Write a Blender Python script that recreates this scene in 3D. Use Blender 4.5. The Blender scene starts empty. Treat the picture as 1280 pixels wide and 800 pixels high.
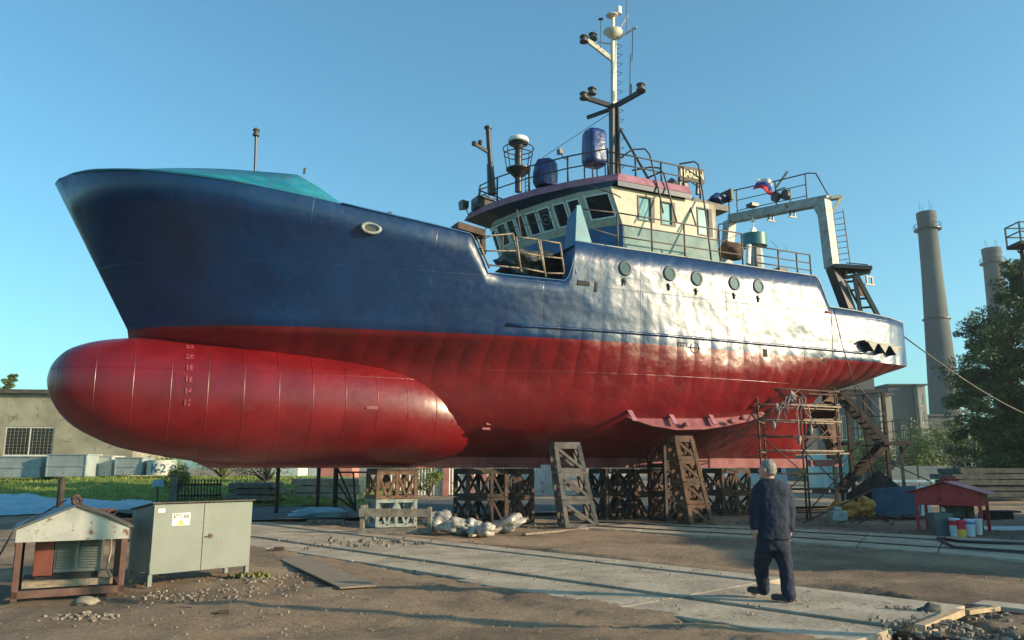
import bpy, bmesh, math, random
from mathutils import Vector, Matrix, noise
R = math.radians
SC = bpy.context.scene
COL = SC.collection

# ------------------------------------------------------------------ camera
PITCH = math.atan(.185); COSP, SINP = math.cos(PITCH), math.sin(PITCH); EYE = 1.6
cam_d = bpy.data.cameras.new('camera'); cam = bpy.data.objects.new('camera', cam_d); COL.objects.link(cam)
cam.location = (0, 0, EYE); cam.rotation_euler = (math.pi/2 + PITCH, 0, 0)
cam_d.sensor_width = 36; cam_d.lens = 28.125; cam_d.clip_start = .1; cam_d.clip_end = 3000
SC.camera = cam

# ------------------------------------------------------------------ light
SUN_EL = R(16); SX, SY = .963, -.27
SUN_AZ = math.atan2(SX, SY)            # clockwise from +Y
W = bpy.data.worlds.new('World'); SC.world = W; W.use_nodes = True
nt = W.node_tree; nt.nodes.clear()
sky = nt.nodes.new('ShaderNodeTexSky'); sky.sky_type = 'NISHITA'; sky.sun_disc = False
sky.sun_elevation = SUN_EL; sky.sun_rotation = SUN_AZ
sky.air_density = 1.0; sky.dust_density = 1.4; sky.ozone_density = 2.0; sky.altitude = 0
bg = nt.nodes.new('ShaderNodeBackground'); bg.inputs['Strength'].default_value = .143
wo = nt.nodes.new('ShaderNodeOutputWorld')
wb = nt.nodes.new('ShaderNodeMix'); wb.data_type = 'RGBA'; wb.blend_type = 'MULTIPLY'; wb.inputs[0].default_value = 1; wb.inputs[7].default_value = (.62,1.08,1.10,1)
nt.links.new(sky.outputs[0], wb.inputs[6]); nt.links.new(wb.outputs[2], bg.inputs[0]); nt.links.new(bg.outputs[0], wo.inputs[0])
sd = bpy.data.lights.new('sun', 'SUN'); sd.energy = 5.0; sd.angle = R(.55); sd.color = (1, .77, .50)
sun = bpy.data.objects.new('sun', sd); COL.objects.link(sun)
sdir = Vector((SX, SY, 0)).normalized()*math.cos(SUN_EL) + Vector((0, 0, math.sin(SUN_EL)))
sun.rotation_euler = sdir.to_track_quat('Z', 'Y').to_euler(); sun.location = (30, -10, 30)
SC.view_settings.view_transform = 'Standard'; SC.view_settings.look = 'None'
SC.view_settings.exposure = .66; SC.view_settings.gamma = 1; SC.view_settings.use_curve_mapping = False
SC.render.resolution_x = 1024; SC.render.resolution_y = 640
SC.render.engine = 'CYCLES'

# ------------------------------------------------------------------ image measurements -> world points
def ray(u, v):
    a = (u-640)/1000.; b = -(v-400)/1000.
    return (a, COSP-b*SINP, SINP+b*COSP)
def G(u, v, z=0.):
    r = ray(u, v); t = (z-EYE)/r[2]; return Vector((r[0]*t, r[1]*t, z))
def AY(u, v, Y):
    r = ray(u, v); t = Y/r[1]; return Vector((r[0]*t, Y, EYE+r[2]*t))

# ------------------------------------------------------------------ materials
def mat(name, c1, c2=None, rough=.7, metal=0., scale=3., bump=0., bscale=20., spec=.5, coat=0., rust=0., rustc=(.16,.06,.025), mix=(.4,.6), stretch=None, rvar=0., det=6, transl=0):
    m = bpy.data.materials.new(name); m.use_nodes = True
    t = m.node_tree; b = t.nodes['Principled BSDF']; L = t.links.new
    b.inputs['Roughness'].default_value = rough; b.inputs['Metallic'].default_value = metal
    b.inputs['Specular IOR Level'].default_value = spec; b.inputs['Coat Weight'].default_value = coat
    b.inputs['Base Color'].default_value = (*c1, 1)
    tc = t.nodes.new('ShaderNodeTexCoord'); co = tc.outputs['Object']
    if stretch:
        mp = t.nodes.new('ShaderNodeMapping'); mp.inputs['Scale'].default_value = stretch
        L(co, mp.inputs[0]); co = mp.outputs[0]
    last = None
    if c2:
        n = t.nodes.new('ShaderNodeTexNoise'); n.inputs['Scale'].default_value = scale; n.inputs['Detail'].default_value = det
        n.inputs['Roughness'].default_value = .62; L(co, n.inputs['Vector'])
        r = t.nodes.new('ShaderNodeValToRGB'); r.color_ramp.elements[0].position = mix[0]; r.color_ramp.elements[1].position = mix[1]
        r.color_ramp.elements[0].color = (*c1, 1); r.color_ramp.elements[1].color = (*c2, 1)
        L(n.outputs['Fac'], r.inputs[0]); last = r.outputs[0]
        if rvar:
            mr = t.nodes.new('ShaderNodeMapRange'); mr.inputs['To Min'].default_value = rough-rvar; mr.inputs['To Max'].default_value = rough+rvar
            L(n.outputs['Fac'], mr.inputs[0]); L(mr.outputs[0], b.inputs['Roughness'])
    if rust:
        n2 = t.nodes.new('ShaderNodeTexNoise'); n2.inputs['Scale'].default_value = scale*2.3; n2.inputs['Detail'].default_value = 9
        n2.inputs['Roughness'].default_value = .7; L(tc.outputs['Object'], n2.inputs['Vector'])
        r2 = t.nodes.new('ShaderNodeValToRGB'); r2.color_ramp.elements[0].position = .66-rust*.3; r2.color_ramp.elements[1].position = .7-rust*.25
        L(n2.outputs['Fac'], r2.inputs[0])
        mx = t.nodes.new('ShaderNodeMix'); mx.data_type = 'RGBA'
        L(r2.outputs[0], mx.inputs[0])
        if last: L(last, mx.inputs[6])
        else: mx.inputs[6].default_value = (*c1, 1)
        mx.inputs[7].default_value = (*rustc, 1); last = mx.outputs[2]
    if last: L(last, b.inputs['Base Color'])
    if bump:
        n3 = t.nodes.new('ShaderNodeTexNoise'); n3.inputs['Scale'].default_value = bscale; n3.inputs['Detail'].default_value = 8
        L(tc.outputs['Object'], n3.inputs['Vector'])
        bp = t.nodes.new('ShaderNodeBump'); bp.inputs['Strength'].default_value = 1; bp.inputs['Distance'].default_value = bump
        L(n3.outputs['Fac'], bp.inputs['Height']); L(bp.outputs[0], b.inputs['Normal'])
    return m

M = {}
def hull_mat(name, kind):
    """glossy marine paint: blue above the painted waterline, red below; plates dented between frames"""
    m = bpy.data.materials.new(name); m.use_nodes = True; t = m.node_tree; b = t.nodes['Principled BSDF']; L = t.links.new
    N = t.nodes.new
    tc = N('ShaderNodeTexCoord'); sx = N('ShaderNodeSeparateXYZ'); L(tc.outputs['Object'], sx.inputs[0])
    def math_(op, a, bb=None, c=None):
        n = N('ShaderNodeMath'); n.operation = op
        for i, q in enumerate((a, bb, c)):
            if q is None: continue
            if isinstance(q, (int, float)): n.inputs[i].default_value = q
            else: L(q, n.inputs[i])
        return n.outputs[0]
    n1 = N('ShaderNodeTexNoise'); n1.inputs['Scale'].default_value = 1.1; n1.inputs['Detail'].default_value = 7; L(tc.outputs['Object'], n1.inputs['Vector'])
    n4 = N('ShaderNodeTexNoise'); n4.inputs['Scale'].default_value = 7; n4.inputs['Detail'].default_value = 8; L(tc.outputs['Object'], n4.inputs['Vector'])
    def ramp(fac, a, c, p0=.35, p1=.65):
        r = N('ShaderNodeValToRGB'); r.color_ramp.elements[0].position = p0; r.color_ramp.elements[1].position = p1
        r.color_ramp.elements[0].color = (*a, 1); r.color_ramp.elements[1].color = (*c, 1); L(fac, r.inputs[0]); return r.outputs[0]
    red = ramp(n1.outputs[0], (.125,.002,.005), (.19,.005,.008))
    blue = ramp(n1.outputs[0], (.0002,.018,.075), (.0004,.027,.105))
    # painted waterline with a slightly wavy brush edge
    e = math_('MULTIPLY_ADD', n4.outputs[0], .03, sx.outputs['Z'])
    st = math_('GREATER_THAN', e, 5.06+.015)
    mx = N('ShaderNodeMix'); mx.data_type = 'RGBA'; L(st, mx.inputs[0]); L(red, mx.inputs[6]); L(blue, mx.inputs[7])
    if kind == 'bulb': col = red
    else: col = mx.outputs[2]
    # pale scuffs
    n5 = N('ShaderNodeTexNoise'); n5.inputs['Scale'].default_value = 2.3; n5.inputs['Detail'].default_value = 12; n5.inputs['Roughness'].default_value = .75
    L(tc.outputs['Object'], n5.inputs['Vector'])
    sc = N('ShaderNodeMapRange'); sc.inputs['From Min'].default_value = .62; sc.inputs['From Max'].default_value = .8; sc.inputs['To Max'].default_value = .07
    L(n5.outputs[0], sc.inputs[0])
    m2 = N('ShaderNodeMix'); m2.data_type = 'RGBA'; L(sc.outputs[0], m2.inputs[0]); L(col, m2.inputs[6]); m2.inputs[7].default_value = (.25,.24,.25,1)
    mpg = N('ShaderNodeMapping'); mpg.inputs['Scale'].default_value = (2.2,2.2,.16); L(tc.outputs['Object'], mpg.inputs[0])
    n7 = N('ShaderNodeTexNoise'); n7.inputs['Scale'].default_value = 3; n7.inputs['Detail'].default_value = 8; n7.inputs['Roughness'].default_value = .7; L(mpg.outputs[0], n7.inputs['Vector'])
    s7 = N('ShaderNodeMapRange'); s7.inputs['From Min'].default_value = .60; s7.inputs['From Max'].default_value = .74; s7.inputs['To Max'].default_value = .30 if kind != 'bulb' else .12
    L(n7.outputs[0], s7.inputs[0])
    m3 = N('ShaderNodeMix'); m3.data_type = 'RGBA'; L(s7.outputs[0], m3.inputs[0]); L(m2.outputs[2], m3.inputs[6]); m3.inputs[7].default_value = (.055,.03,.03,1)
    L(m3.outputs[2], b.inputs['Base Color'])
    rr = N('ShaderNodeMapRange'); rr.inputs['To Min'].default_value = .28; rr.inputs['To Max'].default_value = .43; L(n4.outputs[0], rr.inputs[0])
    rr.inputs['From Min'].default_value = .3; rr.inputs['From Max'].default_value = .7
    L(rr.outputs[0], b.inputs['Roughness']); b.inputs['Specular IOR Level'].default_value = .7
    # bump: hollows between frames, dents, brush texture, plate seams
    ph = math_('MULTIPLY', sx.outputs['X'], 2*math.pi/.62)
    wv = math_('ABSOLUTE', math_('SINE', math_('MULTIPLY', ph, .5)))
    zm = N('ShaderNodeMapRange'); zm.inputs['From Min'].default_value = 3.6; zm.inputs['From Max'].default_value = 4.4; L(sx.outputs['Z'], zm.inputs[0])
    zm2 = N('ShaderNodeMapRange'); zm2.inputs['From Min'].default_value = 5.6; zm2.inputs['From Max'].default_value = 4.9; L(sx.outputs['Z'], zm2.inputs[0])
    zz = math_('MULTIPLY', zm.outputs[0], zm2.outputs[0])
    zz = math_('MULTIPLY_ADD', zz, .8, .12)
    wv = math_('MULTIPLY', wv, zz)
    wv = math_('MULTIPLY', wv, math_('MULTIPLY', n1.outputs[0], 2.0))
    if kind == 'bulb':
        wv = 0.0
    h = math_('MULTIPLY_ADD', wv, .028 if kind != 'bulb' else 0, math_('MULTIPLY', n1.outputs[0], .036))
    n6 = N('ShaderNodeTexNoise'); n6.inputs['Scale'].default_value = .55; n6.inputs['Detail'].default_value = 3; L(tc.outputs['Object'], n6.inputs['Vector'])
    h = math_('MULTIPLY_ADD', n6.outputs[0], .08 if kind != 'bulb' else .0, h)
    h = math_('MULTIPLY_ADD', n4.outputs[0], .0025, h)
    if kind != 'bulb':      # the fore part of the hull is fairer than the dented midship plating
        xm_ = N('ShaderNodeMapRange'); xm_.inputs['From Min'].default_value = 5; xm_.inputs['From Max'].default_value = 12; xm_.inputs['To Min'].default_value = .25
        L(sx.outputs['X'], xm_.inputs[0]); h = math_('MULTIPLY', h, xm_.outputs[0])
    else: h = math_('MULTIPLY', h, .5)
    # seams: narrow raised weld beads every 1.55 m (frames) and at two levels
    def seam(coord, period, off, width, amp):
        nonlocal h
        fr = math_('FRACT', math_('DIVIDE', math_('ADD', coord, off), period))
        d = math_('MULTIPLY', math_('ABSOLUTE', math_('SUBTRACT', fr, .5)), period)
        s = N('ShaderNodeMapRange'); s.interpolation_type = 'SMOOTHSTEP'
        s.inputs['From Min'].default_value = width; s.inputs['From Max'].default_value = 0; s.inputs['To Max'].default_value = amp
        L(d, s.inputs[0]); h = math_('ADD', h, s.outputs[0])
    if kind == 'bulb':
        seam(sx.outputs['X'], .82, .2, .016, .011); seam(sx.outputs['Z'], 20, 10-3.95, .012, .007)
    else:
        seam(sx.outputs['X'], 3.1, .9, .014, .003); seam(sx.outputs['Z'], 20, 10-6.55, .012, .003); seam(sx.outputs['Z'], 20, 10-4.2, .012, .006)
    bp = N('ShaderNodeBump'); bp.inputs['Distance'].default_value = 1.0; bp.inputs['Strength'].default_value = 1
    L(h, bp.inputs['Height']); L(bp.outputs[0], b.inputs['Normal'])
    return m
M['hull'] = hull_mat('hull_paint', 'hull'); M['bulb'] = hull_mat('bulb_paint', 'bulb')
M['pinkprimer'] = mat('keel_primer', (.19,.04,.05), (.27,.09,.095), .7, scale=2, bump=.004)
M['turq'] = mat('turquoise_paint', (.008,.14,.21), (.015,.20,.28), .45, scale=2, bump=.004, rust=.25, rustc=(.14,.13,.09))
M['turqpale'] = mat('faded_teal_paint', (.05,.13,.15), (.12,.22,.21), .6, scale=2.2, rust=.35, rustc=(.2,.19,.13), mix=(.35,.65))
M['blue'] = mat('blue_paint', (.008,.06,.16), (.015,.10,.24), .5, scale=1.7, bump=.003)
M['navy'] = mat('navy_paint', (.006,.02,.05), (.01,.035,.07), .5, scale=2)
M['cream'] = mat('cream_paint', (.36,.32,.24), (.47,.43,.34), .55, scale=1.8, rust=.33, rustc=(.42,.27,.14), bump=.003)
M['roofpink'] = mat('roof_pink', (.24,.09,.13), (.34,.14,.19), .7, scale=3, bump=.004)
M['white'] = mat('white_paint', (.66,.66,.63), (.78,.78,.75), .5, scale=4, rust=.2)
M['gantry'] = mat('gantry_grey', (.22,.24,.24), (.33,.34,.33), .5, scale=2.5, rust=.28, bump=.003)
M['black'] = mat('black_steel', (.018,.018,.02), (.03,.028,.028), .45, scale=5, rust=.2, bump=.002)
M['mastcream'] = mat('mast_cream', (.55,.50,.40), (.62,.58,.5), .5, scale=5, rust=.3)
M['railp'] = mat('rail_paint', (.05,.045,.045), (.10,.07,.06), .55, scale=6, rust=.4)
M['railworn'] = mat('worn_rail', (.30,.24,.18), (.16,.11,.08), .6, scale=9)
M['glass'] = mat('window_glass', (.012,.016,.018), None, .06, spec=.6)
M['glassblue'] = mat('curtained_glass', (.13,.27,.30), (.18,.35,.37), .12, scale=2)
M['tarpblue'] = mat('blue_tarp', (.004,.02,.11), (.008,.035,.17), .38, scale=4, bump=.05, bscale=4, spec=.6)
M['tarpcyan'] = mat('pale_tarp', (.16,.32,.42), (.26,.44,.52), .5, scale=2, bump=.05, bscale=4)
M['rust'] = mat('rusty_steel', (.045,.024,.018), (.10,.05,.034), .8, scale=4, bump=.006, bscale=25)
M['darkrust'] = mat('dark_rusty_steel', (.022,.016,.014), (.06,.038,.03), .8, scale=3.5, bump=.006, bscale=25)
M['rustorange'] = mat('orange_rust_steel', (.085,.045,.026), (.16,.085,.05), .8, scale=4, bump=.005)
M['paleblock'] = mat('pale_green_steel', (.17,.22,.21), (.27,.31,.29), .7, scale=4, rust=.35)
M['teal'] = mat('teal_machine', (.01,.12,.14), (.015,.17,.19), .45, scale=3, rust=.2)
M['machine'] = mat('machine_dark', (.03,.035,.035), (.09,.08,.07), .6, scale=6, rust=.35, bump=.01)
M['bronze'] = mat('bronze_dark', (.05,.03,.02), (.09,.05,.03), .45, metal=.5, scale=4)
M['cabinet'] = mat('cabinet_grey', (.135,.155,.135), (.165,.18,.16), .5, scale=1.4, bump=.002, bscale=8, rust=.13)
M['cabtop'] = mat('cabinet_roof', (.05,.045,.04), (.10,.08,.06), .8, scale=4)
M['silver'] = mat('shelter_grey', (.27,.27,.25), (.36,.35,.32), .5, scale=3, rust=.27, bump=.002)
M['shelgreen'] = mat('shelter_green', (.01,.07,.06), (.015,.10,.08), .5, scale=3)
M['shelroof'] = mat('shelter_roof', (.05,.075,.095), (.09,.11,.12), .5, scale=3, bump=.003)
M['framebrown'] = mat('frame_red_brown', (.08,.035,.026), (.12,.06,.045), .65, scale=5, rust=.2, bump=.003)
M['gengrey'] = mat('generator_grey', (.07,.09,.085), (.11,.125,.115), .5, scale=3, rust=.2)
M['genred'] = mat('generator_red', (.13,.03,.02), (.18,.05,.03), .6, scale=4)
M['dark'] = mat('dark_void', (.01,.01,.012), None, .8)
M['rubber'] = mat('black_rubber', (.012,.012,.013), None, .5)
M['kred'] = mat('kiosk_red', (.33,.012,.015), (.42,.03,.03), .5, scale=3, rust=.12)
M['krooflit'] = mat('kiosk_roof_sunlit', (.42,.14,.14), (.52,.22,.20), .6, scale=3)  # kiosk red lightened to pink, as sunlight on the right slope
M['tankblue'] = mat('tank_blue', (.05,.12,.20), (.08,.17,.25), .55, scale=2, rust=.15)
M['tanklit'] = mat('tank_sunlit', (.35,.42,.45), (.45,.50,.50), .55, scale=2)  # tank colour lightened to stand for sun on one face
M['yellow'] = mat('yellow_tarp', (.33,.13,.02), (.50,.25,.05), .6, scale=6, bump=.06, bscale=6)
M['wood'] = mat('weathered_wood', (.16,.12,.085), (.28,.22,.16), .85, scale=6, bump=.01, bscale=30, stretch=(1,6,6))
M['woodgrey'] = mat('grey_wood', (.10,.09,.075), (.19,.17,.14), .9, scale=5, bump=.01, bscale=25)
M['woodlight'] = mat('sawn_wood', (.35,.24,.14), (.48,.34,.21), .85, scale=6, bump=.01, bscale=30)
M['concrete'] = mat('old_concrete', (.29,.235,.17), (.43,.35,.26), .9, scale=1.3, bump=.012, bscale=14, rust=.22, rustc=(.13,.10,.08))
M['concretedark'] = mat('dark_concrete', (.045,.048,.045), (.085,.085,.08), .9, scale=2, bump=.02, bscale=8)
M['steelrail'] = mat('rail_steel', (.06,.04,.03), (.12,.08,.06), .5, metal=.4, scale=8)
M['plastic'] = mat('clear_plastic_sack', (.24,.22,.19), (.42,.39,.35), .25, scale=9, bump=.03, bscale=14, spec=.7)
M['chim'] = mat('chimney_concrete', (.065,.075,.08), (.10,.11,.112), .9, scale=.06, bump=.02, bscale=3)
M['industrial'] = mat('industrial_brick', (.07,.08,.085), (.10,.105,.105), .9, scale=.1)
M['industriallit'] = mat('industrial_sunlit', (.24,.22,.18), (.32,.29,.24), .9, scale=.3)  # lit copy of the factory colour, sunlight put into the tone
M['plaster'] = mat('stained_plaster', (.22,.20,.145), (.33,.30,.22), .9, scale=.5, rust=.3, rustc=(.16,.14,.11), bump=.01)
M['foliage'] = mat('tree_leaves', (.025,.045,.010), (.13,.165,.045), .55, scale=1.3, spec=.3)
M['foliage2'] = mat('shrub_leaves', (.10,.15,.02), (.20,.23,.05), .6, scale=1.2, spec=.3)
M['bark'] = mat('tree_bark', (.05,.04,.03), (.11,.09,.07), .9, scale=8, bump=.02)
M['grass'] = mat('lawn_grass', (.10,.16,.012), (.18,.24,.03), .9, scale=1.5, bump=.05, bscale=25)
M['skin'] = mat('skin', (.42,.21,.15), (.48,.25,.18), .55, scale=12)
M['hair'] = mat('grey_hair', (.07,.065,.06), (.30,.28,.26), .7, scale=60, bump=.004, bscale=90)
M['cloth'] = mat('navy_workwear', (.002,.006,.021), (.004,.012,.036), .85, scale=5, bump=.012, bscale=9)
M['shoe'] = mat('black_shoe', (.01,.01,.011), None, .45)
M['textdark'] = mat('lettering_dark', (.02,.02,.022), None, .6)
M['textblue'] = mat('lettering_blue', (.02,.07,.16), None, .6)
M['textcream'] = mat('lettering_cream', (.66,.60,.42), None, .6)
M['signwhite'] = mat('sign_white', (.72,.70,.62), None, .5)
M['signyellow'] = mat('sign_yellow', (.75,.42,.05), None, .5)
M['boardbrown'] = mat('board_brown', (.05,.04,.03), (.09,.07,.05), .7, scale=5)
M['draft'] = mat('draft_mark_paint', (.30,.05,.06), None, .5)
M['fred'] = mat('flag_red', (.55,.01,.02), None, .8); M['fwhite'] = mat('flag_white', (.6,.58,.52), None, .8); M['fblue'] = mat('flag_blue', (.01,.04,.28), None, .8)
M['stone'] = mat('stone', (.15,.12,.09), (.30,.25,.20), .9, scale=7, bump=.01)
M['corr'] = mat('corrugated_white', (.48,.46,.40), (.62,.60,.54), .6, scale=1, rust=.25)
M['postpink'] = mat('faded_pink_post', (.42,.15,.12), (.5,.22,.18), .8, scale=2)
M['vanwhite'] = mat('van_white', (.5,.53,.53), None, .35)
M['bucket'] = mat('bucket_white', (.55,.60,.68), (.66,.70,.76), .4, scale=6)
M['red'] = mat('label_red', (.55,.02,.05), None, .5)
M['bin'] = mat('bin_grey', (.09,.12,.12), (.12,.15,.14), .6, scale=4)
M['rope'] = mat('rope', (.22,.18,.17), (.38,.32,.30), .9, scale=20)

# ------------------------------------------------------------------ mesh helpers
class MB:
    def __init__(s): s.v = []; s.f = []; s.mi = []; s.ms = []
    def add(s, vs, fs, m=0):
        n = len(s.v); s.v += [tuple(q) for q in vs]
        for f in fs: s.f.append(tuple(i+n for i in f)); s.mi.append(m)
        return s
    def hexa(s, p, m=0):     # 8 points: bottom 4 ccw, top 4 ccw
        return s.add(p, [(3,2,1,0),(4,5,6,7),(0,1,5,4),(1,2,6,5),(2,3,7,6),(3,0,4,7)], m)
    def box(s, x0, x1, y0, y1, z0, z1, m=0):
        return s.hexa([(x0,y0,z0),(x1,y0,z0),(x1,y1,z0),(x0,y1,z0),(x0,y0,z1),(x1,y0,z1),(x1,y1,z1),(x0,y1,z1)], m)
    def bar(s, a, b, w, h=None, up=(0,0,1), m=0):
        a = Vector(a); b = Vector(b); h = h or w; d = (b-a)
        if d.length < 1e-6: return s
        d.normalize(); u = Vector(up)
        if abs(d.dot(u)) > .98: u = Vector((1,0,0)) if abs(d.x) < .9 else Vector((0,1,0))
        sd_ = d.cross(u).normalized(); u = sd_.cross(d).normalized()
        q = [(-w/2,-h/2),(w/2,-h/2),(w/2,h/2),(-w/2,h/2)]
        return s.hexa([a+sd_*i+u*j for i,j in q]+[b+sd_*i+u*j for i,j in q], m)
    def tube(s, pts, r, n=8, m=0, r2=None):
        pts = [Vector(p) for p in pts]; rings = []; nn = len(pts); prev = None
        for i, p in enumerate(pts):
            d = (pts[min(i+1,nn-1)]-pts[max(i-1,0)]).normalized()
            if prev is None:
                a = d.cross(Vector((0,0,1)))
                if a.length < .05: a = d.cross(Vector((1,0,0)))
            else: a = prev - d*prev.dot(d)
            a.normalize(); prev = a; b = d.cross(a)
            rr = r if r2 is None else r+(r2-r)*i/(nn-1)
            rings.append([p+(a*math.cos(2*math.pi*k/n)+b*math.sin(2*math.pi*k/n))*rr for k in range(n)])
        vs = [q for g in rings for q in g]; fs = []
        for i in range(nn-1):
            for k in range(n): fs.append((i*n+k, i*n+(k+1)%n, (i+1)*n+(k+1)%n, (i+1)*n+k))
        fs.append(tuple(range(n))[::-1]); fs.append(tuple((nn-1)*n+k for k in range(n)))
        return s.add(vs, fs, m)
    def lathe(s, c, prof, n=16, m=0, axis='z'):
        vs = []; fs = []; c = Vector(c)
        for r_, h in prof:
            for k in range(n):
                a = 2*math.pi*k/n; x, y = r_*math.cos(a), r_*math.sin(a)
                q = {'z':(x,y,h),'y':(x,h,y),'x':(h,x,y)}[axis]; vs.append(c+Vector(q))
        for i in range(len(prof)-1):
            for k in range(n): fs.append((i*n+k, i*n+(k+1)%n, (i+1)*n+(k+1)%n, (i+1)*n+k))
        fs.append(tuple(range(n))[::-1]); fs.append(tuple((len(prof)-1)*n+k for k in range(n)))
        return s.add(vs, fs, m)
    def prism(s, poly, d, m=0):    # poly 3d points, d thickness vector
        poly = [Vector(p) for p in poly]; d = Vector(d); n = len(poly)
        return s.add(poly+[p+d for p in poly], [tuple(range(n))[::-1], tuple(range(n,2*n))]+[(i,(i+1)%n,n+(i+1)%n,n+i) for i in range(n)], m)
    def blob(s, c, r, seed=0, amp=.25, n=10, m=0):
        rnd = random.Random(seed); vs = []; fs = []; c = Vector(c); o = Vector((rnd.random()*50,)*3)
        for i in range(n+1):
            for k in range(n*2):
                th = math.pi*i/n; ph = math.pi*k/n
                d = Vector((math.sin(th)*math.cos(ph), math.sin(th)*math.sin(ph), math.cos(th)))
                f = 1+amp*noise.noise(d*1.7+o)*2
                vs.append(c+Vector((d.x*r[0], d.y*r[1], d.z*r[2]))*f)
        for i in range(n):
            for k in range(n*2): fs.append((i*n*2+k, (i+1)*n*2+k, (i+1)*n*2+(k+1)%(n*2), i*n*2+(k+1)%(n*2)))
        return s.add(vs, fs, m)
    def build(s, name, mats, parent=None, smooth=False, bevel=0, fixn=True, merge=0, autos=None):
        me = bpy.data.meshes.new(name); me.from_pydata(s.v, [], s.f)
        if not isinstance(mats, (list, tuple)): mats = [mats]
        for q in mats: me.materials.append(M[q] if isinstance(q, str) else q)
        for p, i in zip(me.polygons, s.mi): p.material_index = i
        if fixn or merge:
            bm = bmesh.new(); bm.from_mesh(me)
            if merge: bmesh.ops.remove_doubles(bm, verts=bm.verts, dist=merge)
            if fixn: bmesh.ops.recalc_face_normals(bm, faces=bm.faces)
            bm.to_mesh(me); bm.free()
        if smooth:
            for p in me.polygons: p.use_smooth = True
            if autos is not None: me.set_sharp_from_angle(angle=R(autos))
        o = bpy.data.objects.new(name, me); COL.objects.link(o)
        if parent: o.parent = parent
        if bevel:
            bv = o.modifiers.new('bevel', 'BEVEL'); bv.width = bevel; bv.segments = 2; bv.limit_method = 'ANGLE'; bv.angle_limit = R(40)
        return o
def tag(o, label=None, cat=None, group=None, kind=None):
    if label: o['label'] = label
    if cat: o['category'] = cat
    if group: o['group'] = group
    if kind: o['kind'] = kind
    return o
def thing(name, label, cat, loc=(0,0,0), rz=0, group=None):
    o = bpy.data.objects.new(name, None); COL.objects.link(o); o.location = loc; o.rotation_euler = (0,0,rz)
    return tag(o, label, cat, group)
def dup(root, loc, rz, label, sc=None):
    r = root.copy(); COL.objects.link(r); r.location = loc; r.rotation_euler = (0,0,rz); r['label'] = label
    if sc: r.scale = sc
    for ch in list(root.children):
        c = ch.copy(); COL.objects.link(c); c.parent = r
        for g in list(ch.children):
            d = g.copy(); COL.objects.link(d); d.parent = c
    return r
def text(name, s, size, m, parent, mtx, extr=.004, align='CENTER', xs=1.):
    cu = bpy.data.curves.new(name, 'FONT'); cu.body = s; cu.size = size; cu.extrude = extr; cu.align_x = align; cu.align_y = 'CENTER'; cu.offset = size*.012
    tmp = bpy.data.objects.new('tmp', cu); COL.objects.link(tmp); bpy.context.view_layer.update()
    me = bpy.data.meshes.new_from_object(tmp.evaluated_get(bpy.context.evaluated_depsgraph_get()))
    bpy.data.objects.remove(tmp); me.transform(Matrix.Diagonal((xs,1,1,1))); me.materials.clear(); me.materials.append(M[m])
    me.transform(mtx)
    o = bpy.data.objects.new(name, me); COL.objects.link(o); o.parent = parent
    return o
def frame_mtx(o, xd, yd):
    xd = Vector(xd).normalized(); yd = Vector(yd); zd = xd.cross(yd).normalized(); yd = zd.cross(xd)
    return Matrix(((xd.x,yd.x,zd.x,o[0]),(xd.y,yd.y,zd.y,o[1]),(xd.z,yd.z,zd.z,o[2]),(0,0,0,1)))
def interp(tab, x):
    if x <= tab[0][0]: return tab[0][1]
    for (a, p), (b, q) in zip(tab, tab[1:]):
        if x <= b: return p+(q-p)*(x-a)/(b-a)
    return tab[-1][1]
def smooth_interp(tab, x):
    n = len(tab)
    if x <= tab[0][0]: return tab[0][1]
    if x >= tab[-1][0]: return tab[-1][1]
    for i in range(n-1):
        if x <= tab[i+1][0]:
            x0, y0 = tab[i]; x1, y1 = tab[i+1]
            m0 = (y1-tab[i-1][1])/(x1-tab[i-1][0]) if i > 0 else (y1-y0)/(x1-x0)
            m1 = (tab[i+2][1]-y0)/(tab[i+2][0]-x0) if i < n-2 else (y1-y0)/(x1-x0)
            s0 = (y1-y0)/(x1-x0)
            if s0 == 0: m0 = m1 = 0
            h = x1-x0; t = (x-x0)/h
            return (2*t**3-3*t**2+1)*y0+(t**3-2*t**2+t)*h*m0+(-2*t**3+3*t**2)*y1+(t**3-t**2)*h*m1

def panel(mb, o, ud, vd, w, h, th, openings, m=0):
    """a wall of thickness th with rectangular holes (u0,u1,v0,v1)"""
    o = Vector(o); ud = Vector(ud); vd = Vector(vd); nd = ud.cross(vd).normalized()*th
    us = sorted({0, w, *[q for op in openings for q in op[:2]]}); vs = sorted({0, h, *[q for op in openings for q in op[2:4]]})
    for a, b in zip(us, us[1:]):
        runs = []
        for c, d in zip(vs, vs[1:]):
            cu, cv = (a+b)/2, (c+d)/2
            if any(op[0] < cu < op[1] and op[2] < cv < op[3] for op in openings): continue
            if runs and abs(runs[-1][1]-c) < 1e-9: runs[-1][1] = d
            else: runs.append([c, d])
        for c, d in runs:
            mb.prism([o+ud*a+vd*c, o+ud*b+vd*c, o+ud*b+vd*d, o+ud*a+vd*d], -nd, m)
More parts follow.
